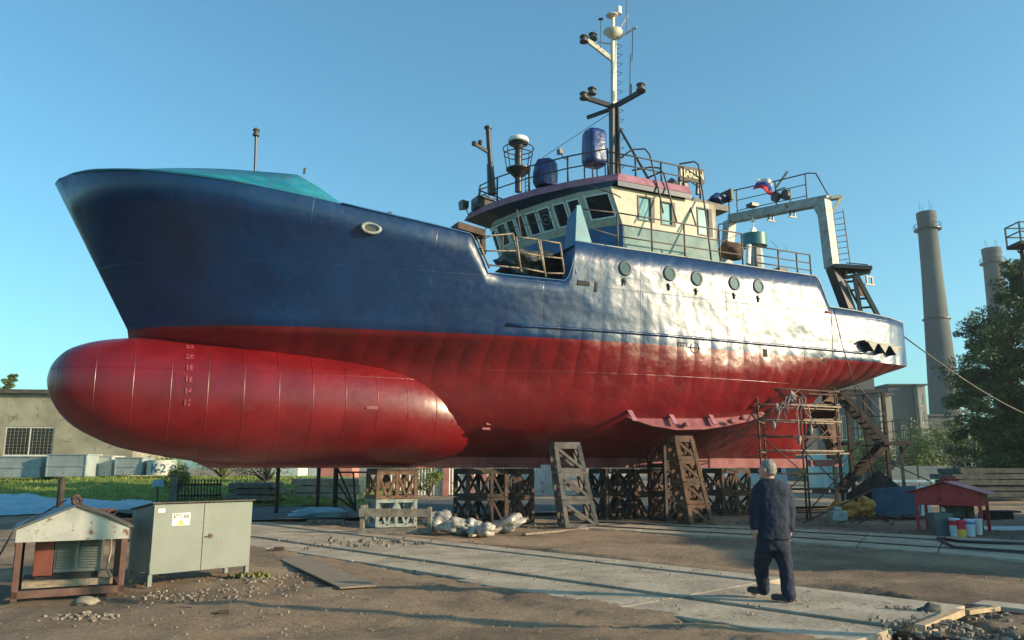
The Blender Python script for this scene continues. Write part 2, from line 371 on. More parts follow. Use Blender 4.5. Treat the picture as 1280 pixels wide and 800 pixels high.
# ================================================================== THE SHIP
DX, DY = 2/5**.5, 1/5**.5
OX, OY = -9.805, 20.0975
ship = thing('fishing_trawler', 'blue and red steel fishing trawler with a big bulbous bow propped up on trestles', 'ship', (OX,OY,0), math.atan2(DY,DX))
def L(x, yp, z): return Vector((x, -yp, z))
def SP(u, v, yp):     # image measurement on the plane yp metres to port of the centreline -> ship-local
    r = ray(u, v); nx, ny = DY, -DX
    t = (yp+OX*nx+OY*ny)/(r[0]*nx+r[1]*ny); X, Y = r[0]*t, r[1]*t
    return L((X-OX)*DX+(Y-OY)*DY, yp, EYE+r[2]*t)
def S2W(p):
    return Vector((OX+p[0]*DX-p[1]*DY, OY+p[0]*DY+p[1]*DX, p[2]))

# --- hull form
tab_sheer_y = [(-1.94,0),(-1.86,.42),(-1.71,.75),(-1.46,1.3),(-1.1,1.8),(-.7,2.2),(.17,2.85),(1.63,3.45),(2.86,3.68),(4.4,3.85),(5.5,3.95),(7,4.05),(9,4.1),(22.5,4.1),(23.4,4.05),(24.6,3.8)]
tab_wl = [(0,0),(.5,.62),(1.2,1.2),(2.46,1.95),(4.32,2.55),(6.3,3.0),(8.3,3.4),(10.55,3.75),(12.5,3.96),(14,4.05),(22.5,4.1),(23.4,4.05),(24.6,3.82)]
tab_c = [(.15,0),(2,.6),(4,1.25),(6,1.8),(7,2.08),(8,2.45),(10,3.1),(12,3.65),(14,3.88),(16,3.95),(18,3.9),(20,3.7),(22,3.3),(24.6,2.9)]
tab_cz = [(0,4.2),(18,4.2),(20,4.3),(22,4.45),(23.4,4.65),(24.6,4.98)]
tab_b = [(.6,0),(2,.2),(4,.75),(6,1.5),(8,2.02),(9,2.25),(10,2.5),(12,2.85),(14,3.1),(16,3.1),(18,2.8),(20,2.1),(22,1.2),(23.3,.9),(24.6,1.4)]
tab_bz = [(0,3.1),(6,3.0),(9,2.72),(16,2.8),(19,3.15),(21,3.6),(23.3,4.25),(24.6,4.85)]
tab_k = [(1.4,.02),(3,.12),(20,.12),(22.6,.1),(24.6,.1)]
tab_kz = [(0,1.92),(22.5,1.92),(23.1,2.2),(23.35,4.1),(24.6,4.78)]
def topz(x):
    if x < 7.76: return 8.43-.115*x
    if x < 8.33: return 7.54+(6.67-7.54)*(x-7.76)/.57
    if x < 10.55: return 6.62
    if x < 10.85: t = (x-10.55)/.3; return 6.62+1.13*(1-math.sqrt(max(0,1-t*t)))
    if x < 20: return 7.74
    if x < 20.45: t = (x-20)/.45; return 7.74-.96*(t*t*.5+t*.5)
    return 6.76-.06*max(0,x-21.5)
XS = [-1.94,-1.9,-1.82,-1.7,-1.5,-1.25,-1,-.7,-.35]+[i*.4 for i in range(0,19)]+[7.55,7.76,7.95,8.15,8.33,8.8,9.4,10,10.4,10.55,10.7,10.78,10.83,10.85,10.86,11.2]+[11.6+.6*i for i in range(0,14)]+[20,20.15,20.3,20.45,20.8,21.3,21.8,22.3,22.6,22.9,23.1,23.25,23.35,23.7,24.0,24.3]
XS = sorted(set(round(q,3) for q in XS))
RJ = 6.5
def warp(X, s0):
    return X if X >= RJ else s0+(X+1.94)*(RJ-s0)/(RJ+1.94)
def hull_section(X, shrink=1.):
    """points from the top edge (port) down to the keel: list of (x, y, z)"""
    pts = []
    top = topz(X)
    # key levels: sheer, knuckle, rub, WL, C, B, K
    xs, xk = X, X
    ys = smooth_interp(tab_sheer_y, X)
    zsh = max(7.53, 8.43-.115*X)         # level at which tab_sheer_y is valid
    xw = warp(X, 0.0); yw = smooth_interp(tab_wl, max(xw,0)); 
    xr = warp(X, -.12); 
    keys = []
    for f in (1., .8, .6, .4, .2, .08, 0.):
        # blend from sheer to WL with flare: concave in the bow
        z = 5.06+(top-5.06)*f
        g = (z-5.06)/(zsh-5.06)
        bow = max(0., min(1., (9-X)/9.))
        gg = g**(1+.55*bow)
        x0 = -1.94*g            # stem line
        xx = warp(X, x0)
        y = yw+(ys-yw)*gg
        keys.append((xx, y, z))
    xc = warp(X, .15); xb = warp(X, .6); xk = warp(X, 1.4)
    C = (xc, smooth_interp(tab_c, xc), smooth_interp(tab_cz, xc)); B = (xb, smooth_interp(tab_b, xb), smooth_interp(tab_bz, xb)); K = (xk, smooth_interp(tab_k, xk), interp(tab_kz, xk))
    # Catmull-Rom through WL, C, B, K for a round bilge
    ctr = [keys[-2], keys[-1], C, B, K, (K[0], -B[1]*.2, K[2])]
    low = []
    for i in range(1, 4):
        p0, p1, p2, p3 = [Vector(q) for q in ctr[i-1:i+3]]
        for t in (.25,.5,.75,1.):
            q = .5*((2*p1)+(-p0+p2)*t+(2*p0-5*p1+4*p2-p3)*t*t+(-p0+3*p1-3*p2+p3)*t**3)
            low.append((q.x, max(q.y, .02 if X > 0 else 0), q.z))
    pts = keys+low
    return [(x, y*shrink, z) for x, y, z in pts]
secs = [hull_section(X) for X in XS]
# rounded transom
base = secs[-1]
for dx, sh in ((.18,.965),(.32,.91),(.43,.82),(.50,.68),(.54,.45),(.56,.2),(.57,.0)):
    secs.append([(x+dx*(1.0 if z > 5 else .9), y*sh, z+(0 if z > 5.08 else dx*.45)) for x, y, z in base])
hm = MB(); n = len(secs[0])
vs = []; fs = []
for s_ in secs:
    for (x, y, z) in s_: vs.append(L(x, y, z))
for i in range(len(secs)-1):
    for j in range(n-1): fs.append((i*n+j, (i+1)*n+j, (i+1)*n+j+1, i*n+j+1))
hm.add(vs, fs)
nv = len(vs); hm.add([(v.x, -v.y, v.z) for v in vs], [f[::-1] for f in fs])
# bottom closing strip between the two keel edges
bs = [i*n+n-1 for i in range(len(secs))]
for a, b in zip(bs, bs[1:]): hm.f.append((a, a+nv, b+nv, b)); hm.mi.append(0)
hull = hm.build('hull', 'hull', ship, smooth=True, merge=.0015, autos=50)
so = hull.modifiers.new('plate', 'SOLIDIFY'); so.thickness = .03; so.offset = -1
# decks
def deck(x0, x1, z, name, m):
    mb = MB(); xs = [x for x in XS if x0 <= x <= x1]; P = []
    for X in xs:
        sec = hull_section(X); 
        for (xa,ya,za),(xb,yb,zb) in zip(sec, sec[1:]):
            if za >= z >= zb and za > zb:
                t = (za-z)/(za-zb); P.append((xa+(xb-xa)*t, ya+(yb-ya)*t-.02)); break
        else: P.append((sec[0][0], sec[0][1]-.02))
    vv = [L(x, y, z) for x, y in P]+[L(x, -y, z) for x, y in P]; k = len(P)
    mb.add(vv, [(i, i+1, k+i+1, k+i) for i in range(k-1)])
    return mb.build(name, m, ship)
deck(-1.8, 8.3, 7.25, 'foredeck', 'darkrust'); deck(7.9, 11.6, 5.7, 'well_deck', 'darkrust'); deck(10.86, 20.1, 7.66, 'boat_deck', 'teal'); deck(20, 24.3, 6.0, 'aft_deck', 'darkrust')
b = MB(); b.prism([L(8.3,-3.3,5.7),L(8.3,3.3,5.7),L(8.3,3.55,7.25),L(8.3,-3.55,7.25)],(-.04,0,0)); b.build('break_bulkhead', 'blue', ship)
b = MB(); b.prism([L(20,-4,6.0),L(20,4,6.0),L(20,4,7.68),L(20,-4,7.68)],(-.04,0,0)); b.build('aft_bulkhead', 'blue', ship)
# turtleback: panels leaning inboard on top of the forecastle rail
tb = MB(); prof = []
for X in [x for x in XS if x <= 4.4]:
    s_ = hull_section(X)[0]; t = min(1, (X+1.94)/1.6)
    yin = max(0, s_[1]-(.25+1.15*t)); h = interp([(-1.94,.06),(-1.4,.26),(-.9,.36),(0,.48),(1.5,.70),(3.72,1.03),(3.73,1.03),(4.4,.0)], X)
    f = 1 if X < 3.75 else max(0, (4.4-X)/.65)
    prof.append(((s_[0], s_[1], s_[2]+.002), (s_[0]+.12*(1-t), s_[1]-(s_[1]-yin)*f-.01, s_[2]+max(h,.0)+.01)))
for sgn in (1, -1):
    vv = []; 
    for a, c in prof: vv += [L(a[0], sgn*a[1], a[2]), L(c[0], sgn*c[1], c[2])]
    tb.add(vv, [(2*i, 2*i+2, 2*i+3, 2*i+1) for i in range(len(prof)-1)])
o = tb.build('bow_bulwark', 'turq', ship, smooth=True, merge=.001); so = o.modifiers.new('plate', 'SOLIDIFY'); so.thickness = .04; so.offset = -1
# bulb
bt = [(-1.66,3.72,.02,.02),(-1.62,3.72,.26,.27),(-1.5,3.7,.52,.52),(-1.3,3.66,.78,.78),(-1,3.6,1.0,1.0),(-.6,3.55,1.18,1.18),(0,3.47,1.36,1.38),(1,3.40,1.50,1.6),(2,3.35,1.60,1.8),(3,3.32,1.64,1.98),(4,3.30,1.62,2.12),(5,3.28,1.60,2.22),(6,3.24,1.55,2.28),(7,3.16,1.48,2.30),(7.6,3.08,1.4,2.26),(8.2,3.02,1.26,2.14),(8.8,2.95,1.05,1.85),(9.5,2.9,.75,1.4),(11.2,2.8,.4,.7)]
def bulb_prof(x):
    return [smooth_interp([(q[0], q[k]) for q in bt], x) for k in (1,2,3)]
mb = MB(); rings = []
bx = [-1.66,-1.655,-1.64,-1.61,-1.56,-1.5,-1.4,-1.3,-1.15,-1,-.8,-.6,-.3,0]+[.3*i for i in range(1,38)]
NR = 56
for x in bx:
    cz, hh, hw = bulb_prof(x)
    for k in range(NR):
        a = 2*math.pi*k/NR; ca, sa = math.cos(a), math.sin(a); e = .92
        mb.v.append(tuple(L(x, hw*math.copysign(abs(ca)**e, ca), cz+hh*math.copysign(abs(sa)**e, sa))))
for i in range(len(bx)-1):
    for k in range(NR): mb.f.append((i*NR+k, i*NR+(k+1)%NR, (i+1)*NR+(k+1)%NR, (i+1)*NR+k)); mb.mi.append(0)
mb.f.append(tuple(range(NR))); mb.mi.append(0)
bulb = mb.build('bulbous_bow', 'bulb', ship, smooth=True)
# draft marks on the bulb
for i, s_ in enumerate(['22','20','18','16','14','12']):
    z = 4.56-i*.285; x = 1.42
    cz, hh, hw = bulb_prof(x)
    sa = max(-1, min(1, (z-cz)/hh)); sa_ = math.copysign(abs(sa)**(1/.92), sa); ca = math.sqrt(max(0,1-sa_*sa_)); y = hw*abs(ca)**.92
    nrm = Vector((-.10, -ca/hw, sa_/hh)).normalized()
    xd = Vector((1,0,0)); yd = nrm.cross(xd)
    if yd.z < 0: yd = -yd
    text('draft_mark', s_, .21, 'draft', bulb, frame_mtx(L(x, y, z)+nrm*.004, xd, yd), .006)
# bar keel
b = MB(); b.hexa([L(2.2,.14,1.6),L(2.2,-.14,1.6),L(11.9,-.14,1.6),L(11.9,.14,1.6),L(1.4,.14,1.93),L(1.4,-.14,1.93),L(11.9,-.14,1.93),L(11.9,.14,1.93)])
b.box(12.6,15.6,-.14,.14,1.6,1.94); b.box(15.62,23.2,-.15,.15,1.6,1.935); b.box(11.9,12.6,-.1,.1,1.7,1.94)
b.build('bar_keel', 'pinkprimer', ship, bevel=.01)
# rub rail (half-round) and knuckle moulding
def hull_y(x, z):
    sec = hull_section(x)
    for (xa,ya,za),(xb,yb,zb) in zip(sec, sec[1:]):
        if za >= z >= zb and za > zb: return ya+(yb-ya)*(za-z)/(za-zb)
    return sec[0][1]
for sg in (1,-1):
    b = MB(); b.tube([L(x, sg*(hull_y(x,5.34)+.01), 5.34) for x in [9+.5*i for i in range(27)]]+[L(22.7,sg*(hull_y(22.7,5.34)-.05),5.34)], .045, 8); b.build('rubbing_strake', 'hull', ship, smooth=True)
# edge pipe along the bulwark top
b = MB()
b.tube([L(x, hull_y(x,topz(x)-.001), topz(x)+.01) for x in [4.4,5,5.6,6.2,6.8,7.3,7.7,7.8,8.0,8.2,8.33,8.6,9.2,9.8,10.4,10.55,10.62,10.7,10.78,10.83]], .022, 6)
b.build('bulwark_capping', 'blue', ship, smooth=True)
b = MB(); b.tube([L(x, 4.1, topz(x)+.01) for x in [10.87,12,14,16,18,19.9,20.05,20.2,20.4,20.5,21,22]]+[L(23.4,4.05,6.66),L(24.3,3.86,6.60)], .022, 6)
b.build('bulwark_capping', 'gantry', ship, smooth=True)
# wing post at the forward end of the raised side
b = MB(); b.prism([L(10.87,4.09,7.70),L(10.94,4.09,8.80),L(11.06,4.09,8.82),L(11.42,4.09,7.72)], L(0,-.05,0)-L(0,0,0))
b.build('wing_plate', 'turq', ship)
b = MB(); b.prism([L(10.9,3.66,5.75),L(10.9,4.04,6.9),L(10.96,4.05,8.78),L(11.0,3.45,8.60),L(11.0,2.9,5.75)], (.04,0,0)); b.build('wing_bulkhead', 'blue', ship)
b = MB(); b.prism([L(11.1,3.55,5.7),L(11.1,-3.55,5.7),L(11.1,-3.55,6.4),L(11.1,3.55,6.4)],(.03,0,0)); b.build('house_front_sill','navy',ship)
b = MB(); b.box(9.3,11.6,.3,3.45,5.72,7.35); b.box(9.3,10.2,-1.4,.2,5.72,6.9); b.build('forward_trunk','blue',ship,bevel=.03)
# portholes
for (u, v) in ((782,335),(837,342),(871,348),(918,354),(948,358)):
    p = SP(u, v, 4.1); y = hull_y(p.x, p.z)
    b = MB(); b.lathe((0,0,0), [(.165,-.03),(.225,-.03),(.225,.02),(.205,.035),(.165,.035),(.155,-.03)], 24, axis='y')
    for q in b.v: pass
    b.v = [(p.x+q[0], -(y+q[1]), p.z+q[2]) for q in b.v]
    o = b.build('porthole', 'navy', ship, smooth=True, autos=40)
    g = MB(); g.lathe((0,0,0), [(.16,.0),(.16,.012)], 24, axis='y'); g.v = [(p.x+q[0], -(y+q[1]), p.z+q[2]) for q in g.v]; g.build('glass', 'glass', o)
    k = MB(); k.bar((p.x-.06,-(y+.02),p.z-.30),(p.x-.04,-(y+.02),p.z-.50),.03,.03); k.bar((p.x-.09,-(y+.02),p.z-.35),(p.x+.01,-(y+.02),p.z-.40),.03,.03)
    k.build('deadlight_clip', 'dark', ship)
# fairlead in the bow bulwark
p = SP(467.5,282,4.0); y = hull_y(p.x, p.z)
b = MB(); rg = []
for k in range(24):
    a = 2*math.pi*k/24; rg.append((math.cos(a), math.sin(a)))
for sx_, sz_, dy in ((.26,.15,.0),(.27,.155,.05),(.23,.125,.07),(.18,.09,.05),(.17,.085,.0)):
    for c, s_ in rg: b.v.append(tuple(L(p.x+c*sx_, y+dy, p.z+s_*sz_)))
for i in range(4):
    for k in range(24): b.f.append((i*24+k,i*24+(k+1)%24,(i+1)*24+(k+1)%24,(i+1)*24+k)); b.mi.append(0)
o = b.build('fairlead', 'gantry', ship, smooth=True)
b = MB(); b.v = [tuple(L(p.x+c*.17, y+.012, p.z+s_*.085)) for c, s_ in rg]; b.f = [tuple(range(24))]; b.mi = [0]; b.build('opening', 'cabtop', o)
# small openings, scupper, bits on the plating
for (u, v, w, h) in ((732,353,.20,.07),(957,441,.09,.12),(1031,449.5,.06,.05),(747,357,.05,.16),(901,352,.0,.0)):
    if not w: continue
    p = SP(u, v, 4.1); y = hull_y(p.x, p.z); b = MB(); b.box(p.x-w, p.x+w, -(y+.012), -(y-.02), p.z-h, p.z+h); b.build('scupper', 'dark', ship, bevel=.01)
# load line mark
p = SP(870,434.5,4.12); y = hull_y(p.x, p.z)
b = MB(); pts = [L(p.x+.15*math.cos(a*math.pi/12), y+.012, p.z+.15*math.sin(a*math.pi/12)) for a in range(25)]; b.tube(pts, .009, 5)
b.bar(L(p.x-.26,y+.015,p.z), L(p.x+.22,y+.015,p.z), .010, .018); b.bar(L(p.x-.62,y+.015,p.z+.12), L(p.x-.3,y+.015,p.z+.12), .010, .018)
for q in (-.6,-.5,-.4,-.3): b.bar(L(p.x+q,y+.015,p.z+.0), L(p.x+q,y+.015,p.z+.12), .010, .015)
b.build('load_line_mark', 'darkrust', ship)
# bilge keel plate with its brackets
b = MB(); up = [(770,512),(790,517),(815,520),(845,522),(880,522),(910,519),(935,513),(950,509)]; lo = [(772,514),(790,524),(815,532),(845,537),(880,536.5),(910,532),(938,526),(957,519)]
U = [SP(u,v,3.05+.35*math.sin(math.pi*i/7)) for i,(u,v) in enumerate(up)]; Lo = [SP(u,v,3.2+.5*math.sin(math.pi*i/7)) for i,(u,v) in enumerate(lo)]
k = len(U); b.add(U+Lo, [(i,i+1,k+i+1,k+i) for i in range(k-1)])
o = b.build('bilge_keel', 'pinkprimer', ship); so = o.modifiers.new('plate', 'SOLIDIFY'); so.thickness = .03
b = MB(); b.tube(U, .03, 6); b.build('bilge_keel_bead', 'pinkprimer', o)
for (u, v) in ((790,517),(841,521),(890,521)):
    a = SP(u-3,v-4,3.45); c = SP(u+4,v+9,3.75); b = MB(); b.bar(a, c, .16, .03, up=(0,-1,.3)); b.build('bracket', 'roofpink', ship)
for (u, v) in ((857,531),(914,527),(928,523)):
    a = SP(u,v,3.72); b = MB(); b.lathe(a, [(.01,-.05),(.1,-.04),(.11,.02),(.06,.07),(.01,.08)], 10); b.build('anode', 'pinkprimer', ship, smooth=True)
b = MB(); b.box(-.16,.16,-.06,.06,-.05,.05); a = SP(464,510,2.22); b.v = [tuple(Vector(q)+a) for q in b.v]; b.build('anode', 'pinkprimer', ship, bevel=.02)
for (u,v,yy) in ((612,530,2.28),(607,536,2.2),(1035,390,4.1)):
    a = SP(u,v,yy); b = MB(); b.box(a.x-.12,a.x+.12,a.y-.05,a.y+.05,a.z-.03,a.z+.03); b.build('anode', 'pinkprimer', ship, bevel=.01)
# stern fender bracket
b = MB(); a = SP(1073,427,4.08); c = SP(1119,436,4.0); yy = a.y
b.bar(a+Vector((0,-.12,0)), c+Vector((0,-.12,0)), .3, .05)
for i in range(3):
    q = a.lerp(c, (i+.6)/3.3); b.prism([q+Vector((-.22,-.02,-.03)), q+Vector((.22,-.02,-.03)), q+Vector((.02,-.02,-.30))], (0,-.28,0))
b.build('fender_bracket', 'black', ship)
# propeller, shaft, rudder
b = MB(); b.lathe(L(22.9,0,3.3), [(.16,0),(.16,.45),(.2,.5),(.2,.9),(.15,1.25),(.05,1.35)], 16, axis='x'); b.lathe(L(22.0,0,3.3), [(.3,0),(.22,.9),(.18,1.0)], 14, axis='x')
b.build('propeller_shaft', 'pinkprimer', ship, smooth=True, autos=40)
b = MB(); b.lathe(L(23.85,0,3.3), [(.21,0),(.2,.2),(.14,.42),(.03,.5)], 16, axis='x'); pr_ = b.build('propeller_hub', 'bronze', ship, smooth=True, autos=40)
for kb in range(4):
    a0 = R(52+90*kb); b = MB(); prof_ = [(.15,-.1,.1),(.4,-.27,.26),(.7,-.36,.36),(.95,-.3,.34),(1.08,-.14,.2),(1.12,0,.05)]; vv = []
    for r_, c0, c1 in prof_:
        for q in (c0, (c0+c1)/2, c1):
            tw = R(38-18*r_); ang = a0+q*math.cos(tw)/max(r_,.3)
            vv.append(Vector((24.0+q*math.sin(tw), r_*math.cos(ang), 3.3+r_*math.sin(ang))))
    ff = []
    for i in range(5):
        for j in range(2): ff.append((i*3+j, i*3+j+1, (i+1)*3+j+1, (i+1)*3+j))
    b.add(vv, ff); o = b.build('blade', 'bronze', pr_, smooth=True); so = o.modifiers.new('plate', 'SOLIDIFY'); so.thickness = .04
b = MB(); b.box(24.45,25.2,-.09,.09,1.95,4.5); b.build('rudder', 'rustorange', ship, bevel=.05)
b = MB(); b.box(23.2,25.1,-.14,.14,1.66,1.9); b.build('sole_piece', 'pinkprimer', ship); b = MB(); b.tube([L(24.6,0,4.4),L(24.6,0,5.4)], .12, 10); b.build('rudder_stock', 'pinkprimer', ship)

# --- wheelhouse
WP = [(13.35,2.8),(12.75,1.9),(12.3,.75),(11.95,-.4),(11.75,-1.4),(11.7,-2.1),(11.9,-2.85)]   # plan of the front, port to starboard
def lean(x, y, z): return x-(z-9.0)*.36      # front leans forward going up
wh = MB()
fw = []       # front wall facets
Z0, Z1 = 5.75, 10.1
for (xa, ya), (xb, yb) in zip(WP, WP[1:]):
    # blue lower wall
    for (za, zb, mi) in ((Z0, 8.95, 1),):
        P = [L(lean(xb,yb,max(za,9)), yb, za), L(lean(xa,ya,max(za,9)), ya, za), L(xa, ya, zb), L(xb, yb, zb)]
        P[0].x, P[1].x = xb+.0, xa+.0
        wh.prism(P, (.06,0,0), mi)
holes = [[(.16,.92)],[(.1,.52),(.68,1.1)],[(.1,.55),(.72,1.12)],[(.12,.46),(.62,.96)],[(.1,.6)],[(.15,.65)]]
winlist = []
for ((xa, ya), (xb, yb)), hs in zip(zip(WP, WP[1:]), holes):
    A = L(xa, ya, 8.95); Bq = L(xb, yb, 8.95); w = (Bq-A).length; ud = (A-Bq).normalized(); vd = Vector((-.36,0,1)); 
    ops = [(w-b_ if b_ < w else .06, w-a_, .28, .95) for a_, b_ in hs]
    panel(wh, Bq, ud, vd, w, 1.16, .06, ops, 0)
    for (u0,u1,v0,v1) in ops: winlist.append((Bq, ud, vd, u0, u1, v0, v1))
# side wall (port) with three windows
SA = L(13.35,2.8,8.95); SB = L(17.05,2.8,8.95)
sops = [(.62,1.17,.24,.98),(1.5,1.98,.22,.93),(2.95,3.48,.08,.95)]
for side in (1, -1):
    A = L(13.35 if side > 0 else 11.9, side*2.8 if side > 0 else -2.85, 8.95); Bq = L(17.05, side*2.8, 8.95)
    w = (Bq-A).length; u_ = (Bq-A).normalized(); inn = Vector((0, side, 0))
    if side > 0:
        panel(wh, A, u_, Vector((-.0,0,1)), w, 1.16, .06, sops, 0)
        for op in sops: winlist.append((A, u_, Vector((0,0,1)), *op))
        wh.prism([A, A+Vector((-.36*1.16,0,1.16)), A+Vector((0,0,1.16))], inn*.06, 0)
        wh.prism([L(17.05,2.8,8.95), L(17.05,2.8,10.11), L(16.75,2.8,10.11),L(16.9,2.8,8.95)], inn*.06, 0)
    else:
        wh.prism([A, Bq, Bq+Vector((0,0,1.16)), A+Vector((-.4,0,1.16))], -inn*-.06, 0)
    wh.prism([Vector((A.x,A.y,7.6)), Vector((Bq.x+.1,Bq.y,7.6)), Bq, A], inn*.06, 2)
wh.prism([L(17.15,2.75,7.6), L(17.15,-2.75,7.6), L(16.98,-2.75,10.1), L(16.98,2.75,10.1)], (-.06,0,0), 0)
wheelhouse = wh.build('wheelhouse', ['cream','blue','turqpale'], ship)
b = MB(); b.prism([L(x,y*.95,10.08) for x,y in WP]+[L(16.9,-2.6,10.08),L(16.9,2.6,10.08)],(0,0,.04)); b.build('deckhead','cream',wheelhouse)
b = MB(); b.prism([L(x+.1,y*.95,8.2) for x,y in WP]+[L(16.9,-2.6,8.2),L(16.9,2.6,8.2)],(0,0,.04)); b.build('wheelhouse_floor','navy',wheelhouse)
for i, (o_, ud, vd, u0, u1, v0, v1) in enumerate(winlist):
    f = MB(); nd = ud.cross(vd).normalized(); e = .045
    P = lambda u, v: o_+ud*u+vd*v
    for (a, c, d, e2) in ((u0-e,u1+e,v0-e,v0),(u0-e,u1+e,v1,v1+e),(u0-e,u0,v0,v1),(u1,u1+e,v0,v1)):
        f.prism([P(a,d)-nd*.02, P(c,d)-nd*.02, P(c,e2)-nd*.02, P(a,e2)-nd*.02], nd*.04)
    side = i >= len(winlist)-3
    w_ = f.build('window', 'white' if not side else 'machine', wheelhouse)
    g = MB(); g.prism([P(u0,v0)-nd*.05, P(u1,v0)-nd*.05, P(u1,v1)-nd*.05, P(u0,v1)-nd*.05], nd*.012); g.build('pane', 'glassblue' if side else 'glass', w_)
    if side: 
        g = MB(); g.prism([P(u1-.10,v0)-nd*.03, P(u1,v0)-nd*.03, P(u1,v1)-nd*.03, P(u1-.10,v1)-nd*.03], nd*.05); g.build('sliding_frame', 'machine', w_)
    if i == 3:
        g = MB(); cc = P((u0+u1)/2,(v0+v1)/2)+nd*.0; xa_ = ud; ya_ = vd.normalized()
        g.tube([cc+(xa_*math.cos(k*math.pi/10)+ya_*math.sin(k*math.pi/10))*.17 for k in range(21)], .018, 6); g.tube([cc+(xa_*math.cos(k*math.pi/8)+ya_*math.sin(k*math.pi/8))*.04 for k in range(17)], .02, 6); g.build('clear_view_screen', 'cabinet', w_)
# roof: fascia band, visor underside
RF = [(13.08,2.98),(12.2,1.85),(11.45,.5),(11.0,-.7),(10.7,-1.7),(10.5,-2.9)]
RB = [(15.95,-2.98),(15.95,2.98)]
rf = MB(); low = RF+RB; hi = [(x+.16 if i < len(RF) else x, y*.95) for i, (x, y) in enumerate(low)]
k = len(low); rf.add([L(x,y,10.27) for x,y in low]+[L(x,y,10.56) for x,y in hi], [tuple(range(k,2*k))]+[(i,(i+1)%k,k+(i+1)%k,k+i) for i in range(k)], 0)
roof = rf.build('wheelhouse_roof', 'roofpink', ship)
u_ = MB(); wl = [(lean(x,y,10.1),y) for x,y in WP]
u_.add([L(x,y,10.265) for x,y in low], [tuple(range(k))], 0)
u_.add([L(x,y,10.27) for x,y in RF]+[L(x-.02,y*1.01,10.09) for x,y in wl[:1]+wl[1:2]+wl[2:3]+wl[3:4]+wl[4:5]+wl[6:7]], [(i,i+1,6+i+1,6+i) for i in range(5)], 0)
u_.prism([L(13.1,2.97,10.10),L(15.95,2.97,10.10),L(15.95,2.97,10.265),L(13.1,2.97,10.265)],(0,.03,0),0)
u_.build('visor', 'navy', roof)
b = MB(); b.prism([L(15.9,2.7,10.02),L(17.7,2.7,10.02),L(17.7,2.7,10.2),L(15.9,2.7,10.3)],(0,5.0,0)); b.build('aft_canopy', 'machine', roof)
b = MB(); b.blob(SP(897,249,2.4),(.32,.3,.16),3,.3); b.build('stowed_tarp', 'tarpblue', ship, smooth=True)
b = MB(); a = SP(908,249,2.5); b.box(a.x-.05,a.x+.05,a.y-.3,a.y+.3,a.z-.1,a.z+.28); b.tube([a+Vector((0,0,-.05)),a+Vector((0,-.25,-.12))],.06,8); b.build('deck_light', 'machine', ship)

# --- railings
def railing(name, posts, hts, m='railp', r=.022, drop=None):
    """posts: list of ship-local base points; hts: rail heights above the base"""
    b = MB()
    for h in hts: b.tube([p+Vector((0,0,h)) for p in posts], r*.9 if h != hts[-1] else r, 6)
    o = b.build(name, m, ship, smooth=True)
    for p in posts:
        q = MB(); q.tube([p, p+Vector((0,0,hts[-1]))], r*1.25, 6); q.build('stanchion', m, o, smooth=True)
    return o
railing('side_railing', [L(x,3.98,7.7) for x in (12.35,13.55,14.75,16.1,17.0)], [.42,.78,1.12], 'railp')
railing('side_railing', [L(x,3.98,7.7) for x in (17.55,18.5,19.3,19.9)], [.25,.5,.78], 'railp')
b = MB(); b.tube([SP(*q) for q in ((733,231,3.4),(769,243,4.),(776,247,4.))], .02, 6); b.tube([L(11.2,4.0,8.75),L(12.35,3.98,8.82)], .018, 6); b.tube([L(11.2,4.0,8.25),L(12.35,3.98,8.12)], .015, 6); b.tube([L(17,3.98,8.82),SP(905,300,4.),SP(925,310,4.),L(17.55,3.98,8.48)], .015, 6)
b.build('rail_run', 'railp', ship, smooth=True)
# gate rails in the well opening
for (u0,v0,u1,v1,u2,v2,u3,v3,yp) in ((595,296,641,292,652,340,612,335,3.7),(645,296,672,299,682,345,651,339,3.9),(675,300,700,304,706,346,682,346,3.9)):
    b = MB(); A, Bq, Cq, Dq = SP(u0,v0,yp), SP(u1,v1,yp), SP(u2,v2,yp), SP(u3,v3,yp)
    for q0, q1 in ((A,Dq),(Bq,Cq)): b.tube([q0,q1], .03, 6)
    for t in (0,.45,.9): b.tube([A.lerp(Dq,t), Bq.lerp(Cq,t)], .022, 6)
    b.build('gate_rail', 'railworn', ship, smooth=True)
b = MB(); b.bar(SP(603,292,3.5), SP(604,318,3.5), .12, .12); b.bar(SP(568,284,3.6),SP(602,294,3.6),.5,.18); b.build('hatch_beam', 'rust', ship)
b = MB(); b.tube([SP(628,293,2.0),SP(628,322,2.0)],.03,6); b.tube([SP(646,262,2.5),SP(652,300,2.5)],.02,6)
for vv_ in (0,12): b.tube([SP(606,290-vv_+8,1.5),SP(640,277-vv_+8,2.2),SP(690,266-vv_+8,3.0)],.012,6)
b.build('inner_railing','railp',ship)
b = MB(); b.blob(SP(645,330,2.2),(.6,.5,.35),5,.35); b.blob(SP(672,332,2.0),(.7,.5,.4),8,.35); b.build('deck_gear', 'machine', ship)

# --- gear on the wheelhouse top
# starboard light pole
b = MB(); P0 = SP(615,243,-1.5); P1 = SP(610,160,-1.5); b.tube([P0, P0.lerp(P1,.45)], .16, 10, r2=.12); b.tube([P0.lerp(P1,.45), P1], .09, 10); b.lathe(P1, [(.13,-.03),(.14,.04),(.1,.06)], 12)
pole = b.build('light_pole', 'black', ship, smooth=True, autos=40)
b = MB(); q = P0.lerp(P1,.62); b.bar(q, q+Vector((-.55,.0,.22)), .08, .1); b.lathe(q+Vector((-.58,0,.17)), [(.08,0),(.1,.06),(.08,.14)], 8); b.lathe(q+Vector((-.36,0,.25)), [(.07,0),(.09,.06),(.07,.14)], 8); b.build('lamp_bracket', 'black', pole)
